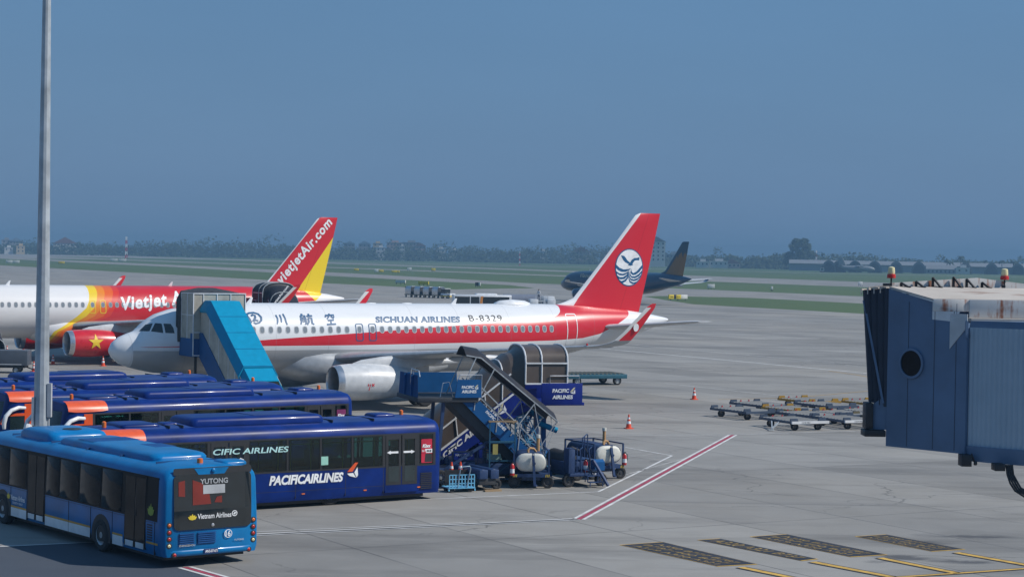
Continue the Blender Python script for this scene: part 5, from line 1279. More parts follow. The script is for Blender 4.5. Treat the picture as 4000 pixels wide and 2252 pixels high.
# dollies
def make_dolly(label, loc, rz, paint, group, tow=False, num=None, front=None):
    t = thing('container_dolly', label, 'dolly', loc, rz, group)
    L, W2 = 3.2, 1.1
    k = MB()
    for x in (-W2, W2): k.box(x - .05, x + .05, 0, L, .40, .54)
    for y in (L,): k.box(-W2, W2, y - .06, y + .05, .40, .54)
    k.box(-.5, -.42, 0, L, .38, .48); k.box(.42, .5, 0, L, .38, .48)
    k.build('frame', paint, t)
    k = MB(); k.box(-W2 - .05, W2 + .05, -.08, .02, .40, .55); fb = k.build('front_bar', front or paint, t)
    if num: text('stencil', num, lambda u, v: (-.55 + u, -.085, .44 + v), .5, .08, TEXTBLACK, fb, .01)
    k = MB()
    for i in range(10): k.lathe([(-W2 + .08, .04), (W2 - .08, .04)], (0, .2 + i * .31, .53), 'x', 8, True)
    k.build('rollers', ROLLER, t)
    for x, y in ((-W2 + .2, .15), (W2 - .25, .15), (-W2 + .2, L - .1), (W2 - .25, L - .1)):
        k = MB(); k.prism([(-.25, .54), (.25, .54), (.2, .70), (-.2, .70)], lambda u, v, d: (x + u, y + d, v), -.04, .04); k.build('end_stop', paint if paint is not STEEL else EQBLUE, t)
    for x in (-.3, .3):
        k = MB(); k.prism([(-.06, .54), (.06, .54), (.03, .66)], lambda u, v, d: (x + u, L + d, v), -.03, .03); k.build('lock_pin', LAMPRED, t)
    for x in (-.72, .72):
        for y in (.35, L - .5): add_wheel(t, x, y, .2, .11, DARK)
    t.scale = (1, 1, .9)
    if tow:
        k = MB(); k.bar((-W2, 1.2, .45), (-W2 - 1.0, .35, .12), .07); k.bar((-W2, 2.0, .45), (-W2 - 1.0, .35, .12), .07); k.box(-W2 - 1.25, -W2 - .9, .28, .42, .02, .1); k.build('tow_bar', STEEL, t)
    return t
GD = 'container dollies parked together'
DB = mat('dolly_dark_blue', (.05, .075, .12), .5, dirt=.3)
DY = mat('dolly_yellow', (.34, .20, .025), .5, dirt=.3)
DBR = mat('dolly_olive', (.13, .11, .06), .6, dirt=.4)
FBW = mat('dolly_front_white', (.68, .69, .70), .45)
make_dolly('dolly with a white front bar and a lowered towing triangle, nearest of the parked dollies', (15.75, 107.3, 0), R(25), DB, GD, True, '1218 NU', FBW)
make_dolly('dolly with a white stencilled front bar beside the one with the towing triangle', (18.75, 108.7, 0), R(25), DB, GD, False, '1224 NU', FBW)
make_dolly('dark blue dolly at the left end of the parked dollies', (14.0, 113.8, 0), R(32), DB, GD)
make_dolly('yellow dolly in the middle of the parked dollies', (17.0, 115.2, 0), R(30), DY, GD)
make_dolly('dark blue dolly behind the two white fronted ones, right of the yellow dolly', (19.4, 119.2, 0), R(30), DB, GD)
make_dolly('dolly with a white front bar partly behind the boarding bridge', (21.2, 114.4, 0), R(28), DB, GD, False, None, FBW)
make_dolly('yellow dolly farthest back, next to the boarding bridge closure', (22.6, 121.5, 0), R(30), DY, GD)
make_dolly('olive brown dolly low behind the boarding bridge closure', (21.4, 110.8, 0), R(28), DBR, GD)

make_dolly('dark blue dolly wedged between the front pair and the yellow one', (17.35, 111.6, 0), R(30), DB, GD)
make_dolly('dark blue dolly just behind the right white fronted one', (19.5, 112.6, 0), R(30), DB, GD)
make_dolly('yellow dolly at the rear of the parked dollies, left of the farthest one', (18.9, 122.6, 0), R(30), DY, GD)
make_dolly('dark blue dolly at the rear left, behind the left end dolly', (15.6, 118.6, 0), R(32), DB, GD)
# grey baggage cart body at the left edge
gb = thing('cargo_cart', 'low slate grey cargo cart cut by the left edge, before the red airliner', 'cart', (-36.6, 144.4, 0), R(4))
k = MB(); k.box(-3.2, 2.6, -.9, .9, .55, 1.6); k.build('box_body', mat('slate_grey', (.06, .075, .10), .5, dirt=.2), gb, bevel=.02)
k = MB(); k.box(-3.2, 2.4, -.8, .8, .38, .52); k.bar((2.4, 0, .42), (3.0, 0, .2), .08); k.build('frame', BLACK, gb)
k = MB(); k.box(-3.2, 2.2, -.93, -.9, .60, .66); k.build('edge_strip', LGREY, gb)
for x in (-2.2, 1.8):
    for y in (-.75, .75): add_wheel(gb, x, y, .24, .1)
# flat loader beyond the tail
fl = thing('pallet_loader', 'low flat blue pallet loader with a tall mast on the concrete beyond the tail', 'loader', (5.6, 142.8, 0), R(24))
k = MB(); k.box(-2.4, 2.2, -1.3, 1.3, .45, .75); k.build('deck', mat('loader_teal', (.015, .10, .15), .5, dirt=.3), fl, bevel=.03)
k = MB()
for i in range(14): k.lathe([(-1.2, .05), (1.2, .05)], (-2.2 + i * .32, 0, .77), 'y', 8, True)
k.build('rollers', mat('roller_dull', (.22, .20, .14), .5), fl)
k = MB()
for y in (-1.2, -.8): k.bar((-2.5, y, .3), (-2.5, y, 4.4), .16)
for z in (1.5, 3.0, 4.3): k.bar((-2.5, -1.2, z), (-2.5, -.8, z), .1)
k.build('mast', mat('loader_teal', (.015, .10, .15), .5, dirt=.3), fl)
k = MB(); k.box(-2.9, -2.6, -1.3, -.7, 1.6, 3.4); k.build('cab_panel', CYAN, fl)
for x in (-1.6, 1.5):
    for y in (-1.1, 1.1): add_wheel(fl, x, y, .3, .12)

# far vehicles
uld = thing('baggage_tractor', 'white and yellow tractor pulling four silver containers on the far apron', 'tractor', (-12.6, 401.5, 0), math.atan2(-7, 7.6))
k = MB(); k.box(-1.2, 1.4, -.75, .75, .4, 1.0); k.box(-1.2, .1, -.75, .75, 1.85, 1.95); k.build('body', WHITE, uld, bevel=.05)
k = MB(); k.box(-1.15, .05, -.7, .7, 1.0, 1.85); k.build('cab_glass', GLASS, uld)
k = MB(); k.box(-1.22, 1.42, -.77, .77, .34, .55); k.build('bumper', YEL, uld)
for x in (-.8, .9):
    for y in (-.7, .7): add_wheel(uld, x, y, .35, .1)
first = None
for i in range(4):
    lb = ('silver container directly behind the far tractor', 'second silver container behind the far tractor', 'third silver container behind the far tractor', 'last silver container of the far tractor train')[i]
    d = 2.6 + i * 2.5; a_ = math.atan2(-7, 7.6)
    loc = (-12.6 - d * math.cos(a_), 401.5 - d * math.sin(a_), 0)
    if first is None:
        first = thing('cargo_container', lb, 'container', loc, a_, 'silver containers in a train')
        k = MB(); k.prism([(-.95, .6), (.95, .6), (.95, 2.2), (-.6, 2.2), (-.95, 1.8)], lambda u, v, q_: (q_, u, v), -.85, .75); k.build('shell', METAL, first, bevel=.02)
        k = MB(); k.box(.76, .80, -.9, .9, .65, 2.1); k.box(-.9, -.86, -.9, .9, .65, 2.1); k.build('curtain', DARK, first)
        k = MB(); k.box(-1.0, 1.0, -.98, .98, .42, .58); k.bar((1.0, 0, .45), (1.5, 0, .4), .08); k.build('trolley_base', DBR, first)
        for x in (-.7, .7):
            for y in (-.8, .8): add_wheel(first, x, y, .2, .08)
    else: copy_thing(first, loc, a_, lb)
wb = thing('white_bus', 'white bus with an orange corner stripe, passing behind the white hull', 'bus', (-4.4, 300, 0), R(8))
k = MB(); rs = []
for x, f in ((-4.3, .94), (-4.2, 1), (4.0, 1), (4.25, .94)): rs.append([(x, y * f, z) for y, z in ((-1.25, .35), (-1.25, 2.7), (-1.1, 2.9), (1.1, 2.9), (1.25, 2.7), (1.25, .35))])
k.rings(rs); k.build('body', WHITE, wb)
k = MB()
for a, b in ((-4.1, -1.9), (-1.75, -.5), (.0, 3.9)): k.box(a, b, -1.265, -1.24, 1.35, 2.62)
k.build('side_window', GLASS, wb)
k = MB(); k.prism([(-.5, .9), (-.15, .9), (.05, 2.7), (-.3, 2.7)], lambda u, v, d: (u, d, v), -1.275, -1.25); k.build('corner_stripe', mat('amber_paint', (.75, .28, .04), .4), wb)
roundpod(-1.0, 2.2, 1.6, 2.88, .22, .2).build('air_conditioner', WHITE, wb)
for x in (-2.9, 2.6):
    for y in (-1.15, 1.15): add_wheel(wb, x, y, .48)
tk = thing('tank_truck', 'grey tank truck behind the white bus on the far apron', 'truck', (1.9, 316, 0), R(8))
k = MB(); k.lathe([(-3.4, .2), (-3.3, .9), (-3.2, 1.0), (2.4, 1.0), (2.5, .9), (2.6, .2)], (0, 0, 1.75), 'x', 20, True); k.build('tank', mat('tank_slate', (.18, .20, .25), .4), tk)
k = MB(); k.box(-3.4, 4.2, -1.0, 1.0, .55, .8); k.build('chassis', BLACK, tk)
k = MB(); k.box(2.8, 4.6, -1.1, 1.1, .6, 2.5); k.build('cab', WHITE, tk, bevel=.1)
for x in (-2.6, -1.4, 3.7):
    for y in (-1, 1): add_wheel(tk, x, y, .48)
cp = thing('lift_truck', 'white lift truck with a railed work basket beyond the tail fin base', 'truck', (4.2, 305, 0), R(8))
k = MB(); k.box(-1.3, 2.2, -1.0, 1.0, .5, 1.1); k.box(1.0, 2.2, -1.0, 1.0, 1.1, 2.35); k.box(-1.6, -.4, -.95, .95, 1.1, 2.3); k.build('body', WHITE, cp, bevel=.05)
k = MB(); k.bar((-1.2, 0, 1.1), (.2, 0, 2.0), .2); k.box(-.6, 1.0, -.8, .8, 1.95, 2.05); k.build('lift_arm', LGREY, cp)
k = MB()
for x in (-.6, -.05, .45, 1.0):
    for y in (-.8, .8): k.bar((x, y, 2.05), (x, y, 3.05), .05)
for z in (2.55, 3.05):
    for y in (-.8, .8): k.bar((-.6, y, z), (1.0, y, z), .05)
k.build('basket_rail', LGREY, cp)
for x in (-.9, 1.6):
    for y in (-1, 1): add_wheel(cp, x, y, .42)
make_person('person in white standing in the basket of the far lift truck', (4.0, 304.9, 2.06), 2.6, (.55, .56, .58))

# ------------------------------------------------------------------ airfield signs
def airfield_sign(label, x, y, w_, h_, panels, rz=.1, z0=.35):
    t = thing('airfield_sign', label, 'airfield sign', (x, y, 0), rz, 'airfield signs')
    cx_ = -w_ / 2
    for m_, f in panels:
        k = MB(); k.box(cx_, cx_ + w_ * f - .03, -.15, .15, z0, z0 + h_); k.build('panel', m_, t, bevel=.03); cx_ += w_ * f
    k = MB()
    for x_ in (-w_ * .4, 0, w_ * .4): k.box(x_ - .06, x_ + .06, -.06, .06, 0, z0)
    k.build('post', DARK, t)
    return t
SY = mat('sign_yellow', (.72, .55, .03), .5); SWH = mat('sign_white', (.72, .72, .70), .5)
s_ = airfield_sign('yellow, black and white direction sign in the grass right of the red fin', 33.9, 418, 4.9, .85, [(SY, .27), (BLACK, .12), (SY, .26), (SWH, .35)], R(35))
text('sign_text', 'V-M2', lambda u, v: (-2.25 + u, -.16, .6 + v), .95, .35, TEXTBLACK, s_, .02)
text('sign_text', 'S-V', lambda u, v: (-.42 + u, -.16, .6 + v), .8, .35, TEXTBLACK, s_, .02)
airfield_sign('single white sign in the grass past the dark blue tail', 55.5, 571, 2.1, 1.1, [(SWH, 1)])
airfield_sign('pair of white panels on the grass edge, before the silver containers', -30.8, 566, 3.5, .8, [(SWH, .48), (SWH, .52)], R(-35))
airfield_sign('long yellow sign just above the silver containers', -23.7, 548.5, 3.5, .8, [(SY, 1)], R(-35))
airfield_sign('small black and white marker in the grass, left of the lift truck', -9.0, 540, 1.5, .9, [(DARK, .65), (SWH, .35)], R(-20))
airfield_sign('yellow square sign, rightmost of the small far signs beside the yellow fin', -36.5, 947, 2.0, 1.3, [(SY, 1)])
airfield_sign('white square sign between the far yellow ones', -48.3, 962, 2.0, 1.3, [(SWH, 1)])
airfield_sign('white square sign nearer the yellow fin', -57.1, 861, 1.7, 1.2, [(SWH, 1)])
airfield_sign('yellow sign right beside the white square near the yellow fin', -54.7, 855, 2.0, 1.0, [(SY, 1)])
airfield_sign('wide yellow sign in the middle of the far signs', -48.2, 846, 3.4, .9, [(SY, .7), (SY, .3)])
airfield_sign('small yellow sign closest to the yellow fin edge', -68.3, 897, 2.2, 1.0, [(SY, 1)])
airfield_sign('pair of long white signs at the far left of the airfield', -241.5, 990, 6.5, 1.3, [(SWH, .5), (SWH, .5)])
airfield_sign('white board left of two between the mast and the red winglet', -240, 1234, 4.3, 1.5, [(SWH, 1)])
airfield_sign('white board right of two between the mast and the red winglet', -233.5, 1226, 4.6, 1.5, [(SWH, 1)])
airfield_sign('yellow board just right of the steel mast on the airfield', -219.7, 998, 3.0, 1.1, [(SY, 1)])
airfield_sign('small white sign on the grass close to the boarding bridge top', 118.2, 695, 1.5, 1.2, [(SWH, 1)])
airfield_sign('tiny white marker post in the grass between the blue tail and the bridge', 71.2, 561, .6, .9, [(SWH, 1)])

def red_white_mast(label, x, y, h, wd=1.2):
    t = thing('antenna_mast', label, 'mast', (x, y, 0), 0, 'red and white masts')
    n = 6
    for i in range(n):
        k = MB(); z0, z1 = h * i / n, h * (i + 1) / n
        for a in range(3):
            c_, s_2 = math.cos(a * 2.094), math.sin(a * 2.094)
            r0, r1 = wd * (1 - .5 * i / n) / 2, wd * (1 - .5 * (i + 1) / n) / 2
            k.bar((r0 * c_, r0 * s_2, z0), (r1 * c_, r1 * s_2, z1), wd * .16)
            c2, s2 = math.cos((a + 1) * 2.094), math.sin((a + 1) * 2.094)
            k.bar((r0 * c_, r0 * s_2, z0), (r1 * c2, r1 * s2, z1), wd * .1)
        k.build('section', LAMPRED if i % 2 == 0 else TEXTWHITE, t)
    return t
red_white_mast('thin red and white mast standing in the grass left of the big red fin', 5.2, 1503, 11, 1.2)
red_white_mast('red and white lattice mast before the tree line left of the red winglet', -300, 1590, 17, 2.2)
red_white_mast('red and white lattice mast right beside the big round tree', 246, 1660, 16, 2.2)

# ------------------------------------------------------------------ far buildings and trees
def house(label, b, Y, w_, h_, m_, roof=None, z0=0, floors=2, group='far houses'):
    """b = bearing x / Y"""
    x = b * Y
    t = thing('house', label, 'house', (x, Y, 0), -math.atan(b), group)
    d = w_ * .8
    k = MB(); k.box(-w_ / 2, w_ / 2, 0, d, 0, h_); k.build('wall', m_, t)
    k = MB()
    if roof: k.prism([(-w_ / 2 - .5, h_), (w_ / 2 + .5, h_), (0, h_ + w_ * .28)], lambda u, v, q_: (u, q_, v), -.5, d + .5); k.build('roof', roof, t)
    else: k.box(-w_ / 2 - .3, w_ / 2 + .3, -.3, d + .3, h_, h_ + .4); k.box(-w_ * .2, w_ * .25, d * .3, d * .7, h_ + .4, h_ + 2.4); k.build('roof', m_, t)
    nf = max(1, int(h_ / 3.4)); nc = max(2, int(w_ / 3.2))
    for f_ in range(max(0, nf - floors), nf):
        for c_ in range(nc):
            xx = -w_ / 2 + (c_ + .5) * w_ / nc; zz = h_ - (nf - f_) * 3.3 + .9
            k = MB(); k.box(xx - .6, xx + .6, -.06, .05, zz, zz + 1.5); k.build('window', DARK, t)
    return t
HW_ = mat('house_white', (.62, .62, .60), .7); HC = mat('house_cream', (.60, .48, .30), .7); HP = mat('house_pink', (.48, .36, .33), .7); HG = mat('house_grey', (.30, .31, .33), .7)
RT = mat('red_tile', (.22, .10, .08), .7); RB = mat('blue_sheet', (.20, .30, .42), .5)
pxb = lambda s, x: (src_x(s, x) - 2000) / 8000
def src_x(s, x): return {'b4': x / 2.1467, 'b5': 1200 + x / 2.1467, 'b6': 2800 + x / 2.1467, 'b3': 2100 + x / 3.22}[s]
for s, x, Y, w_, h_, m_, rf, lb in (
    ('b4', 48, 2080, 14, 15.5, HG, None, 'grey roofed white house at the far left edge, higher of two'), ('b4', 68, 2000, 12, 7, HW_, None, 'small white house low at the far left edge'),
    ('b4', 130, 2080, 20, 14.5, HG, RB, 'pale blue roofed house left of the steel mast'), ('b4', 168, 2000, 12, 9, HC, None, 'cream house left of the steel mast, lower down'),
    ('b4', 540, 2080, 34, 13.0, HW_, RT, 'long white house with a red roof just right of the steel mast'),
    ('b5', 350, 2090, 16, 18, HG, RB, 'pale blue roofed house right of the yellow and red fin'), ('b5', 475, 2090, 18, 18, HG, RB, 'blue sheet roofed house in the middle of the village'), ('b5', 585, 2090, 14, 19, HC, None, 'cream house topmost in the village above the trees'),
    ('b5', 610, 2030, 13, 14, HW_, None, 'low white house under the cream one'), ('b5', 728, 2090, 24, 20, HP, None, 'pink grey block in the village'), ('b5', 790, 2030, 7, 16, HW_, None, 'narrow white tower house in the village'),
    ('b5', 865, 2090, 26, 20.5, HG, None, 'widest grey block at the right of the village'), ('b5', 945, 2090, 16, 17, HP, RT, 'red tiled house at the right end of the village'), ('b5', 1115, 2030, 14, 13.5, HW_, None, 'white house alone among trees, left of two'), ('b5', 1220, 2030, 14, 12.5, HW_, None, 'white house alone among trees, right of two'),
    ('b5', 1975, 1990, 9, 13, HW_, None, 'small white house above the dark blue nose'), ('b5', 2290, 1960, 26, 13.5, HP, RT, 'long red roofed house left of the big red fin'),
    ('b3', 1720, 1830, 24, 12, HG, None, 'white flat roofed building just left of the blue tail'), ('b3', 2070, 1640, 15, 5.5, HW_, None, 'low white house just right of the blue tail'), ('b3', 2270, 1640, 22, 6, HW_, None, 'longer low white house right of the blue tail'), ('b3', 2440, 1660, 20, 4.5, HP, RT, 'low pink house left of the big round tree')):
    house(lb, pxb(s, x), Y + 20, w_ * .68, h_ * .90, m_, rf)
th_ = house('tall white five storey building half hidden by the red fin', pxb('b3', 1480), 1700, 15.5, 21, HW_, mat('slate_roof', (.12, .12, .13), .7), 0, 5)
# military shelters and sheds on the right
shed = thing('long_shed', 'very long low grey shed behind the row of arched shelters', 'shed', (0, 0, 0))
k = MB(); k.add([(.135 * 1560, 1560, 0), (.30 * 1480, 1480, 0), (.30 * 1480, 1480, 5.2), (.135 * 1560, 1560, 5.6), (.135 * 1580, 1580, 0), (.30 * 1500, 1500, 0), (.30 * 1500, 1500, 5.2), (.135 * 1580, 1580, 5.6)], [(0, 1, 2, 3), (5, 4, 7, 6), (0, 3, 7, 4), (1, 5, 6, 2)]); k.build('wall', HG, shed, smooth=False)
k = MB(); k.add([(.135 * 1558, 1558, 5.4), (.30 * 1478, 1478, 5.0), (.30 * 1490, 1490, 7.8), (.135 * 1570, 1570, 8.2), (.30 * 1502, 1502, 5.0), (.135 * 1582, 1582, 5.4)], [(0, 1, 2, 3), (3, 2, 4, 5)]); k.build('roof', mat('shed_roof', (.24, .25, .26), .6), shed, smooth=False)
SHM = mat('shelter_grey', (.13, .14, .15), .8, var=.25)
sh0 = None
for i, (x, lb) in enumerate(((935, 'arched shelter cut by the red and white mast, leftmost of the row'), (1020, 'arched shelter left of the grey parked transport plane'), (1155, 'smaller arched shelter seen over the grey transport plane'), (1320, 'arched shelter right of the grey transport plane nose'), (1500, 'arched shelter alone above the bridge beacon'), (1690, 'arched shelter left of the long low annex'), (2080, 'arched shelter behind the white pillared house'), (2300, 'arched shelter between the white house and the right palms'), (2520, 'arched shelter at the right edge'))):
    b = pxb('b6', x); Y = 1400 + (b - .159) * 700 + (30 if x == 1155 else 0)
    if sh0 is None:
        sh0 = thing('arched_shelter', lb, 'shelter', (b * Y, Y, 0), -math.atan(b), 'arched shelters')
        k = MB(); A = [(5.0 * math.cos(R(a)) , 8.2 * math.sin(R(a)) ** .85) for a in range(0, 181, 12)]
        k.prism(A, lambda u, v, q_: (u, q_, v), 0, 18); k.build('vault', SHM, sh0, ang=50)
        k = MB(); k.prism([(u * .78, v * .8) for u, v in A], lambda u, v, q_: (u, q_, v), -.15, .1); k.build('door', DARK, sh0)
    else: copy_thing(sh0, (b * Y, Y, 0), -math.atan(b), lb)
ph = house('low white pillared house before the arched shelters', pxb('b6', 2060), 1440, 9.5, 4.2, HW_, None, 0, 1)
an = thing('annex', 'long low grey annex left of the white pillared house', 'shed', (pxb('b6', 1880) * 1450, 1450, 0), -math.atan(pxb('b6', 1880)))
k = MB(); k.box(-10.5, 10.5, 0, 6, 0, 3.2); k.build('wall', HG, an)
k = MB(); k.prism([(-.5, 3.2), (6.5, 3.2), (3, 6.0)], lambda u, v, q_: (q_, u, v), -10.8, 10.8); k.build('roof', mat('shed_roof', (.24, .25, .26), .6), an)
k = MB()
for i in range(7): k.box(-9.5 + i * 2.9, -8.3 + i * 2.9, -.08, .05, .8, 2.4)
k.build('window', DARK, an)
tp = thing('transport_plane', 'grey high tailed transport plane parked before the arched shelters', 'airplane', (pxb('b6', 1170) * 1385, 1385, 0), -.15)
GP_ = mat('haze_grey_paint', (.22, .24, .26), .5)
k = MB(); rs = []
for x, r_, z in ((-12, .3, 4.2), (-10, 1.0, 3.8), (-6, 1.6, 3.2), (0, 1.9, 3.0), (7, 1.9, 3.0), (10, 1.5, 2.8), (11.6, .8, 2.6), (12.2, .15, 2.5)): rs.append([(x, r_ * math.cos(2 * math.pi * j / 18), z + r_ * math.sin(2 * math.pi * j / 18)) for j in range(18)])
k.rings(rs); k.build('fuselage', GP_, tp, ang=60)
k = MB(); k.rings([airfoil(a, c, .1, 1, lambda x, d, z=z: (-x, d, z)) for z, a, c in ((4, 6.5, 5.5), (10, 9.5, 3.2))]); k.build('fin', GP_, tp)
for s in (-1, 1):
    k = MB(); k.rings([airfoil(a, c, .12, 1, lambda x, d, y=y, z=z: (-x, s * y, z + d)) for y, a, c, z in ((0, -3, 3.6, 4.9), (13.5, -1.5, 1.8, 4.6))]); k.build('wing', GP_, tp)
    k = MB(); k.lathe([(0, .1), (.5, .6), (2.5, .6), (3.4, .2)], (1.6, s * 4.6, 4.6), 'x', 14, True); k.build('engine', GP_, tp)
    k = MB(); k.rings([airfoil(a, c, .1, 1, lambda x, d, y=y: (-x, s * y, 5.2 + d)) for y, a, c in ((0, 9, 2.6), (4.5, 10, 1.4))]); k.build('tailplane', GP_, tp)
    add_wheel(tp, 0, s * 1.6, .6)
add_wheel(tp, 9, 0, .45)
gh = thing('guard_hut', 'small white guard hut with a red base, right of the big round tree', 'hut', (209, 1382, 0), -.15)
k = MB(); k.box(-1.4, 1.4, 0, 2.5, .9, 3.2); k.build('wall', HW_, gh)
k = MB(); k.box(-1.5, 1.5, -.1, 2.6, 0, .9); k.box(-1.7, 1.7, -.3, 2.8, 3.2, 3.5); k.build('trim', RT, gh)
k = MB(); k.box(-.8, .8, -.06, .02, 1.5, 2.6); k.build('window', DARK, gh)

_t = NT('foliage'); _n = _t.noise(.35, 3); _n2 = _t.noise(1.9, 2)
FOL = _t.set(_t.mix(_t.f('MULTIPLY', _n, _n2), (.012, .028, .014), (.072, .108, .042)), .85)
_t = NT('bark'); BARK = _t.set(_t.mix(_t.noise(6, 4), (.05, .04, .03), (.12, .09, .07)), .9)
def clump(mb, cx_, cy_, cz_, rx_, ry_, rz_, n, sz, r):
    for _ in range(n):
        a = r.uniform(0, 2 * math.pi); zz = r.uniform(-1, 1); q_ = math.sqrt(1 - zz * zz); d = r.uniform(.55, 1.03)
        p = Vector((cx_ + rx_ * d * q_ * math.cos(a), cy_ + ry_ * d * q_ * math.sin(a), cz_ + rz_ * d * zz))
        u = Vector((r.gauss(0, 1), r.gauss(0, 1), r.gauss(0, .7))).normalized(); w_ = u.orthogonal().normalized(); s = sz * r.uniform(.6, 1.4)
        mb.add([p - u * s, p + w_ * s * .7, p + u * s, p - w_ * s * .7], [(0, 1, 2, 3)])
wood = MB(); r_ = random.Random(3)
YB = [(-.27, 2050), (-.1, 2050), (.02, 2000), (.06, 1900), (.10, 1760), (.125, 1690), (.14, 1670), (.165, 1640), (.30, 1620)]
HT = [(-.27, 13.5), (-.235, 13), (-.20, 13.5), (-.17, 15), (-.14, 17.5), (-.115, 18), (-.10, 15), (-.08, 14), (-.055, 15), (-.03, 17), (0, 14.5), (.012, 18), (.03, 18.5), (.05, 17.5), (.065, 14), (.08, 13), (.088, 11), (.10, 12.5), (.12, 12), (.136, 13.5), (.15, 13.5), (.165, 13.5), (.175, 14.5), (.185, 11.5), (.20, 11), (.23, 10.5), (.30, 11)]
b = -.275
while b < .285:
    for row in range(3):
        bb = b + r_.uniform(-.001, .001); Y = lerp_tab(YB, bb) + row * 35 + r_.uniform(-8, 8)
        h = lerp_tab(HT, bb) * 1.08 * r_.uniform(.76, 1.06) * (.62 if row == 0 else (.85 if row == 1 else 1.0))
        h *= 1.28 if r_.random() < .10 else r_.uniform(.8, 1.04); w_ = h * r_.uniform(.36, .72)
        clump(wood, bb * Y, Y, h * .55, w_, w_, h * .47, 52, 1.1, r_)
        if r_.random() < .6: clump(wood, bb * Y + r_.uniform(-3, 3), Y, h * .82, w_ * .6, w_ * .6, h * .22, 18, .95, r_)
    b += .0024
for i in range(1500):
    bb = r_.uniform(-.28, .29); Y = lerp_tab(YB, bb) - 14 + r_.uniform(-5, 5); clump(wood, bb * Y, Y, 1.4, 3.2, 2, 1.8, 5, 1.3, r_)
wo_ = wood.build('treeline', FOL, smooth=False); wo_['kind'] = 'stuff'
bt = thing('broadleaf_tree', 'big round tree standing high above the far tree line', 'tree', (pxb('b6', 690) * 1636, 1636, 0))
k = MB(); k.tube([(0, 0, 0), (.2, 0, 4), (-.3, 0, 8), (0, .3, 13)], [1.0, .8, .7, .3], 10)
for a in range(6): k.tube([(0, 0, 6 + a * .8), (4 * math.cos(a * 1.1), 4 * math.sin(a * 1.1), 11 + a), (7.5 * math.cos(a * 1.1), 7.5 * math.sin(a * 1.1), 15 + (a % 3) * 2)], [.4, .25, .08], 7)
k.build('trunk', BARK, bt)
k = MB()
for dx, dz, rr in ((-7, 10, 4.6), (-4.5, 15.5, 5.2), (.5, 18.5, 5.4), (5, 16.5, 5.0), (8, 11.5, 4.4), (0, 11, 6), (-8.5, 6, 3.5), (7, 6.5, 3.8), (3, 20.5, 3.2), (-2.5, 20.0, 3.2)):
    for q_ in range(5): clump(k, dx + r_.uniform(-1.5, 1.5), r_.uniform(-5, 5), dz + r_.uniform(-1.2, 1.2), rr * .62, rr * .7, rr * .55, 110, .62, r_)
k.build('crown', FOL, bt, smooth=False); bt.scale = (1.2, 1.2, 1.12)
pm0 = None
for i, (x, h, lb) in enumerate(((1925, 11, 'palm left of the tallest palm over the sheds'), (1950, 9.5, 'shorter palm close left of the tallest palm'), (2040, 14, 'tallest palm rising over the sheds'), (2090, 10, 'short palm right of the tallest palm'), (2385, 11, 'palm left of two at the right edge'), (2485, 10.5, 'palm right of two at the right edge'))):
    b = pxb('b6', x); Y = 1500
    t = thing('palm_tree', lb, 'palm', (b * Y, Y, 0), 0, 'palms over the sheds')
    k = MB(); k.tube([(0, 0, 0), (.15, 0, h * .5), (.1, .1, h * .88)], [.35, .25, .2], 8); k.build('trunk', BARK, t)
    k = MB()
    for j in range(16):
        a = j * 2.4 + i; up = r_.uniform(.1, 1.0); L = r_.uniform(2.6, 3.4)
        pts = [Vector((.1 + L * s * math.cos(a), .1 + L * s * math.sin(a), h * .88 + L * (up * s - 1.1 * s * s))) for s in (0, .3, .6, .85, 1)]
        sd = Vector((-math.sin(a), math.cos(a), 0))
        for p, q_, w0, w1 in zip(pts, pts[1:], (.2, .55, .6, .4), (.55, .6, .4, .05)):
            k.add([p - sd * w0, p, q_, q_ - sd * w1 + Vector((0, 0, -w1 * .7))], [(0, 1, 2, 3)]); k.add([p + sd * w0, p, q_, q_ + sd * w1 + Vector((0, 0, -w1 * .7))], [(0, 1, 2, 3)])
    k.build('fronds', FOL, t, smooth=False)

# ------------------------------------------------------------------ ground
t = NT('apron_concrete')
big = t.noise(.045, 5); mid = t.noise(.35, 7, rough=.65); fine = t.noise(9, 4)
v_ = t.scale(1, 1, 1, -.5236); v_.node.inputs['Location'].default_value = (-3.2, 0, 0)
stain = t.noise(.16, 8, t.scale(.35, 1.4, 1, -.5), .68)
c = t.mix(big, (.21, .203, .19), (.33, .32, .30))
c = t.mix(t.f('MULTIPLY', t.ramp(t.noise(.03, 6, t.scale(1, 1, 1, 2.0), .6), [(.45, 0.), (.65, 1.)]), .6), c, (.33, .30, .255))
c = t.mix(t.f('MULTIPLY', t.ramp(mid, [(.35, 0.), (.75, 1.)]), .55), c, (.36, .355, .345))
c = t.mix(t.f('MULTIPLY', t.ramp(stain, [(.50, 0.), (.70, 1.)]), .62), c, (.095, .09, .083))
c = t.mix(t.f('MULTIPLY', t.ramp(t.noise(.22, 6, t.scale(.5, 1.2, 1, .9)), [(.60, 0.), (.72, 1.)]), .35), c, (.45, .44, .42))
br = t.n.new('ShaderNodeTexBrick'); t.l.new(v_, br.inputs['Vector'])
for nm, val in (('Scale', 1.0), ('Mortar Size', .035), ('Mortar Smooth', .3), ('Brick Width', 4.75), ('Row Height', 14.0)): br.inputs[nm].default_value = val
br.offset = 0; br.inputs['Color1'].default_value = (.80, .79, .775, 1); br.inputs['Color2'].default_value = (1.06, 1.05, 1.03, 1); br.inputs['Mortar'].default_value = (1, 1, 1, 1)
slab = t.n.new('ShaderNodeMix'); slab.data_type = 'RGBA'; slab.blend_type = 'MULTIPLY'; slab.inputs[0].default_value = 1; t.l.new(c, slab.inputs[6]); t.l.new(br.outputs['Color'], slab.inputs[7])
c = t.mix(t.f('MULTIPLY', br.outputs['Fac'], t.f('MULTIPLY', t.noise(.3, 4), 1.5)), slab.outputs[2], (.07, .068, .065))
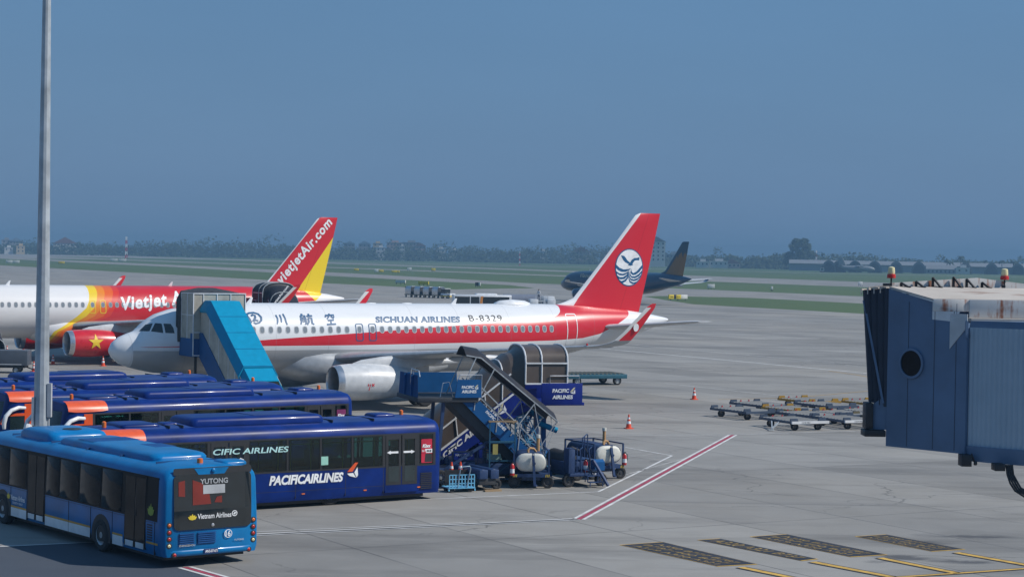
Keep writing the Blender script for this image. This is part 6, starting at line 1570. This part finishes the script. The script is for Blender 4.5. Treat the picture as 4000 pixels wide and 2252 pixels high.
c = t.mix(t.f('MULTIPLY', fine, .16), c, (.12, .12, .12))
oil = None
for ox, oy, sx, sy in ((12.0, 62.0, 1.6, .8), (13.6, 61.4, 1.4, .7), (15.0, 67.0, 2.2, 1.0), (11.2, 61.0, .8, .5), (13.0, 65.3, 1.8, .6)):
    dx = t.f('DIVIDE', t.f('SUBTRACT', t.x, ox), sx); dy = t.f('DIVIDE', t.f('SUBTRACT', t.y, oy), sy)
    d = t.f('SUBTRACT', 1.0, t.f('SQRT', t.f('ADD', t.f('MULTIPLY', dx, dx), t.f('MULTIPLY', dy, dy))), True)
    oil = d if oil is None else t.f('MAXIMUM', oil, d)
c = t.mix(t.f('MULTIPLY', t.ramp(t.f('MULTIPLY', oil, t.ramp(t.noise(.9, 8, t.scale(.55, 1.3, 1, .2), .72), [(.36, 0.), (.62, 1.3)])), [(.12, 0.), (.6, 1.)]), .75), c, (.045, .045, .05))
vo = t.n.new('ShaderNodeTexVoronoi'); vo.feature = 'DISTANCE_TO_EDGE'; vo.inputs['Scale'].default_value = .16
wv = t.n.new('ShaderNodeMix'); wv.data_type = 'VECTOR'; wv.inputs[0].default_value = .12
nz_ = t.n.new('ShaderNodeTexNoise'); nz_.inputs['Scale'].default_value = .5; nz_.inputs['Detail'].default_value = 6; t.l.new(t.obj, nz_.inputs['Vector'])
ad = t.n.new('ShaderNodeVectorMath'); ad.operation = 'MULTIPLY_ADD'; t.l.new(nz_.outputs['Color'], ad.inputs[0]); ad.inputs[1].default_value = (3, 3, 0); t.l.new(t.obj, ad.inputs[2]); t.l.new(ad.outputs[0], vo.inputs['Vector'])
crack = t.f('MULTIPLY', t.f('LESS_THAN', vo.outputs['Distance'], .006), t.ramp(t.noise(.07, 4), [(.48, 0.), (.60, 1.)]))
c = t.mix(t.f('MULTIPLY', crack, .55), c, (.06, .058, .055))
tyre = t.noise(1.0, 5, t.scale(.02, 1.1, 1, -.75), .6)
c = t.mix(t.f('MULTIPLY', t.ramp(tyre, [(.60, 0.), (.70, 1.)]), t.f('MULTIPLY', mid, .55)), c, (.085, .082, .08))
t.bump(fine, .15, .01)
APRON = t.set(c, t.f('ADD', .62, t.f('MULTIPLY', mid, .25)))
k = MB(); k.add([(-1900, -150, 0), (1900, -150, 0), (1900, 3500, 0), (-1900, 3500, 0)], [(0, 1, 2, 3)]); struct('apron', k, APRON, smooth=False)
t = NT('service_road_surface'); n = t.noise(.5, 6); n2 = t.noise(14, 3)
ROADSURF = t.set(t.mix(t.f('MULTIPLY', n, n2), (.045, .056, .075), (.09, .105, .13)), .8)  # dark bluish tone with random variation, bluer than the other paving
t = NT('airfield_grass'); n = t.noise(.02, 6, t.scale(1, .35, 1)); n2 = t.noise(.25, 6)
GRASS = t.set(t.mix(t.f('ADD', t.f('MULTIPLY', n, .6), t.f('MULTIPLY', n2, .4)), (.030, .062, .016), (.098, .150, .044)), .95)
t = NT('taxiway_concrete'); n = t.noise(.03, 6, t.scale(1, .3, 1)); TAXI = t.set(t.mix(n, (.24, .235, .22), (.36, .35, .33)), .85)
Uv, Vv = Vector((-.4563, .8898)), Vector((.8898, .4563))
def uvq(*p): return [tuple(Uv * a + Vv * b_) for a, b_ in p]
def sheet(name, pts, z, m_, kind='structure'):
    k = MB(); k.add([(x, y, z) for x, y in pts], [tuple(range(len(pts)))])
    o = k.build(name, m_, smooth=False); o['kind'] = kind; return o
sheet('grass_verge', uvq((-80, 208.5), (330, 208), (362, 221), (392, 234), (398, 244), (384, 257), (300, 255), (-80, 252)), .004, GRASS)
sheet('grass_verge', uvq((452, 216), (465, 232), (478, 252), (520, 266), (680, 274), (920, 296), (1080, 300), (1700, 330), (1700, 209), (850, 211), (520, 211)), .004, GRASS)
sheet('grass_field', uvq((-200, 300), (380, 306), (478, 306), (560, 292), (740, 316), (1028, 332), (1400, 340), (1400, 398), (800, 402), (640, 407), (-200, 430)), .004, GRASS)
sheet('grass_field', uvq((760, 424), (1010, 420), (1700, 430), (1700, 545), (1010, 517), (830, 500)), .004, GRASS)
sheet('grass_field', uvq((-300, 500), (640, 500), (720, 509), (1090, 558), (1700, 590), (3200, 620), (3300, 2300), (-600, 2300)), .004, GRASS)
sheet('perimeter_road', [(-700, 2000), (-340, 1720), (-120, 1560), (0, 1500), (110, 1420), (180, 1290), (330, 1230), (450, 1180), (452, 1192), (333, 1243), (184, 1306), (113, 1442), (0, 1530), (-120, 1594), (-340, 1765), (-700, 2060)], .008, TAXI)
sheet('service_road', [(-60, -140), (60, -140), (60, -20), (10, 20), (-4.7, 50.2), (-9.15, 57.5), (-9.5, 64.3), (-30, 52.5), (-60, 36)], .004, ROADSURF)
# painted markings
PWH = mat('worn_white_marking', (.62, .62, .61), .7, var=.2, scale=1.4); PRED = mat('worn_red_marking', (.36, .05, .09), .7, var=.2); PYE = mat('worn_yellow_marking', (.58, .36, .07), .7, var=.25); PBK = mat('black_marking', (.025, .028, .038), .7, var=.4, scale=1.0)
PTH = mat('faded_white_marking', (.46, .455, .44), .75, var=.25, scale=1.2); POR = mat('faded_orange_marking', (.42, .27, .10), .75, var=.3)
def line(name, pts, w_, m_, z=.008, shift=0, dash=None):
    k = MB()
    for p, q_ in zip(pts, pts[1:]):
        p, q_ = Vector(p), Vector(q_); d = (q_ - p).normalized(); n_ = Vector((-d.y, d.x)); L = (q_ - p).length
        segs = [(0, L)] if not dash else [(a, min(L, a + dash[0])) for a in [i * (dash[0] + dash[1]) for i in range(int(L / (dash[0] + dash[1])) + 1)]]
        for a, b_ in segs:
            A, B = p + d * a + n_ * shift, p + d * b_ + n_ * shift
            k.add([(A + n_ * w_ / 2).to_3d() + Vector((0, 0, z)), (B + n_ * w_ / 2).to_3d() + Vector((0, 0, z)), (B - n_ * w_ / 2).to_3d() + Vector((0, 0, z)), (A - n_ * w_ / 2).to_3d() + Vector((0, 0, z))], [(0, 1, 2, 3)])
    o = k.build(name, m_, smooth=False); o['kind'] = 'structure'; return o
ST0, ST1 = (2.4, 69.59), (11.34, 103.78)
def bundle(pts):
    line('road_marking_red', pts, .16, PRED, .012)
    for s in (-1, 1): line('road_marking_white', pts, .12, PWH, .012, s * .17)
bundle([ST0, ST1])
e0 = (-30, 53.6)
line('road_marking_white', [(-8.6, 64.05), ST0], .12, PWH, .012, .22); line('road_marking_white', [(-8.6, 64.05), ST0], .10, PWH, .012, -.12); line('road_marking_red', [(-8.6, 64.05), ST0], .07, PBK, .012, .02)
line('road_marking_white', [(-8.5, 64.9), (-1.5, 68.2)], .08, PWH, .012)
line('road_marking_white', [(-40, 48.2), (-8.6, 64.05)], .12, PWH, .012, .22)
bundle([(-9.1, 57.65), (-4.4, 51.4), (6, 37)])
line('road_marking_white', [(-14.6, 48.9), (-13.1, 47.6)], .2, PWH, .012)
line('stand_line', [(-36, 57), (-8.83, 71.51), (3.42, 77.83), (7.36, 92.44), (5.45, 96.1)], .11, PWH, .008)
for f in (.25, .5, .75):
    a = Vector((7.36, 92.44)).lerp(Vector((5.45, 96.1)), f); line('stand_line', [a, a + Vector((-1.6, -1.9))], .07, PTH, .008)
line('stand_line', [(7.36, 92.44), (4.0, 84.5)], .07, PTH, .008, .9)
line('apron_line', [(-10, 97), (5.74, 102.24), (11.43, 103.88), (19.35, 108.11), (40, 118)], .16, PTH, .008)
line('lead_line', [(-3, 218), (14.19, 187.73), (23.06, 171.64), (28.7, 161.5), (50, 128)], .30, PWH, .008)
line('lead_line', [(2, 226), (15.23, 201.61), (23.72, 186), (34, 170)], .22, PTH, .008)
line('lead_line', [(4.16, 148.19), (10.99, 144.92), (18.37, 132.77)], .2, PTH, .008)
line('lead_line', [(1.5, 151), (9.22, 145.0)], .2, PTH, .008)
line('guide_line', [(13.16, 129.46), (18.31, 132.34), (25.09, 141.07), (30, 150)], .16, POR, .008)
line('guide_line', [(25.64, 164.72), (27.0, 160.0), (28.4, 152)], .2, POR, .008)
line('lead_line', [(3.71, 126.09), (9.83, 129.32)], .13, PTH, .008)
line('lead_line', [(-30, 128), (-12, 141)], .16, PTH, .008)
for i in range(4): line('lead_dash', [(25.5 + i * 1.5, 181 - i * 3.2), (26.4 + i * 1.5, 179.6 - i * 3.2)], .25, PTH, .008)
line('vehicle_line', [(-75, 168), (-34, 152.0), (-20, 143)], .16, PTH, .008)
# black stand boards painted on the concrete, with rows of yellow characters
for i, q_ in enumerate((((3.54, 63.56), (4.9, 64.38), (7.3, 60.11), (6.11, 59.59)), ((6.08, 64.97), (6.81, 65.38), (9.28, 61.39), (8.74, 60.97)), ((7.87, 65.97), (9.12, 66.69), (11.57, 62.52), (10.38, 61.93)), ((11.35, 66.45), (12.43, 67.06), (14.26, 63.98), (13.15, 63.42)))):
    A, B, C_, D_ = [Vector(p) for p in q_]; cc = (A + B + C_ + D_) / 4
    grow = lambda p, s: tuple(p + (p - cc).normalized() * s)
    sheet('stand_board_edge', [grow(p, .09) for p in (A, B, C_, D_)], .008, PYE)
    sheet('stand_board', [tuple(p) for p in (A, B, C_, D_)], .012, PBK)
    k = MB(); rows = 3 if i != 1 else 1; r2 = random.Random(5 + i)
    pieces = ('A319 A320 A321', 'B737-400 B737', 'A350 B777 B787') if rows == 3 else ('A320 A321 B737',)
    for rr in range(rows):
        vs, fs = text_geo(pieces[rr], .01)
        x0, x1 = .06, .94; z0 = .10 + rr * (.8 / rows); z1 = z0 + .8 / rows * .62
        if rows == 1: z0, z1 = .2, .8
        pts = []
        for u, v in vs:
            e = x0 + (x1 - x0) * u; n_ = z0 + (z1 - z0) * v
            # reading along the long edge, from B side to A side
            p = A.lerp(D_, e).lerp(B.lerp(C_, e), n_)
            pts.append((p.x, p.y, .016))
        k.add(pts, fs)
    o = k.build('stand_text', mat('worn_yellow_lettering', (.30, .20, .06), .7, var=.4), smooth=False); o['kind'] = 'structure'
for p, q_ in (((6.79, 59.4), (9.6, 55.4)), ((9.07, 60.7), (12.6, 55.7)), ((11.26, 61.75), (12.99, 58.97)), ((13.87, 63.16), (17.5, 57.8))):
    line('yellow_bar_edge', [p, q_], .44, PBK, .012); line('yellow_bar', [p, q_], .26, PYE, .016)
line('yellow_bar_edge', [(9.5, 57.3), (12.99, 58.97), (18, 61.5)], .30, PBK, .012); line('yellow_bar', [(9.5, 57.3), (12.99, 58.97), (18, 61.5)], .16, PYE, .016)

# ------------------------------------------------------------------ haze
k = MB(); k.box(-1960, 1960, -180, 3560, -1, 27)
hb = k.build('haze', [], smooth=False); hb['kind'] = 'stuff'
hm = bpy.data.materials.new('haze_air'); hm.use_nodes = True
hm.node_tree.nodes.remove(hm.node_tree.nodes['Principled BSDF'])
pv = hm.node_tree.nodes.new('ShaderNodeVolumePrincipled')
pv.inputs['Color'].default_value = (.24, .44, .65, 1)
pv.inputs['Density'].default_value = .00042
pv.inputs['Anisotropy'].default_value = 0.0
hm.node_tree.links.new(pv.outputs[0], hm.node_tree.nodes['Material Output'].inputs['Volume'])
hb.data.materials.append(hm)
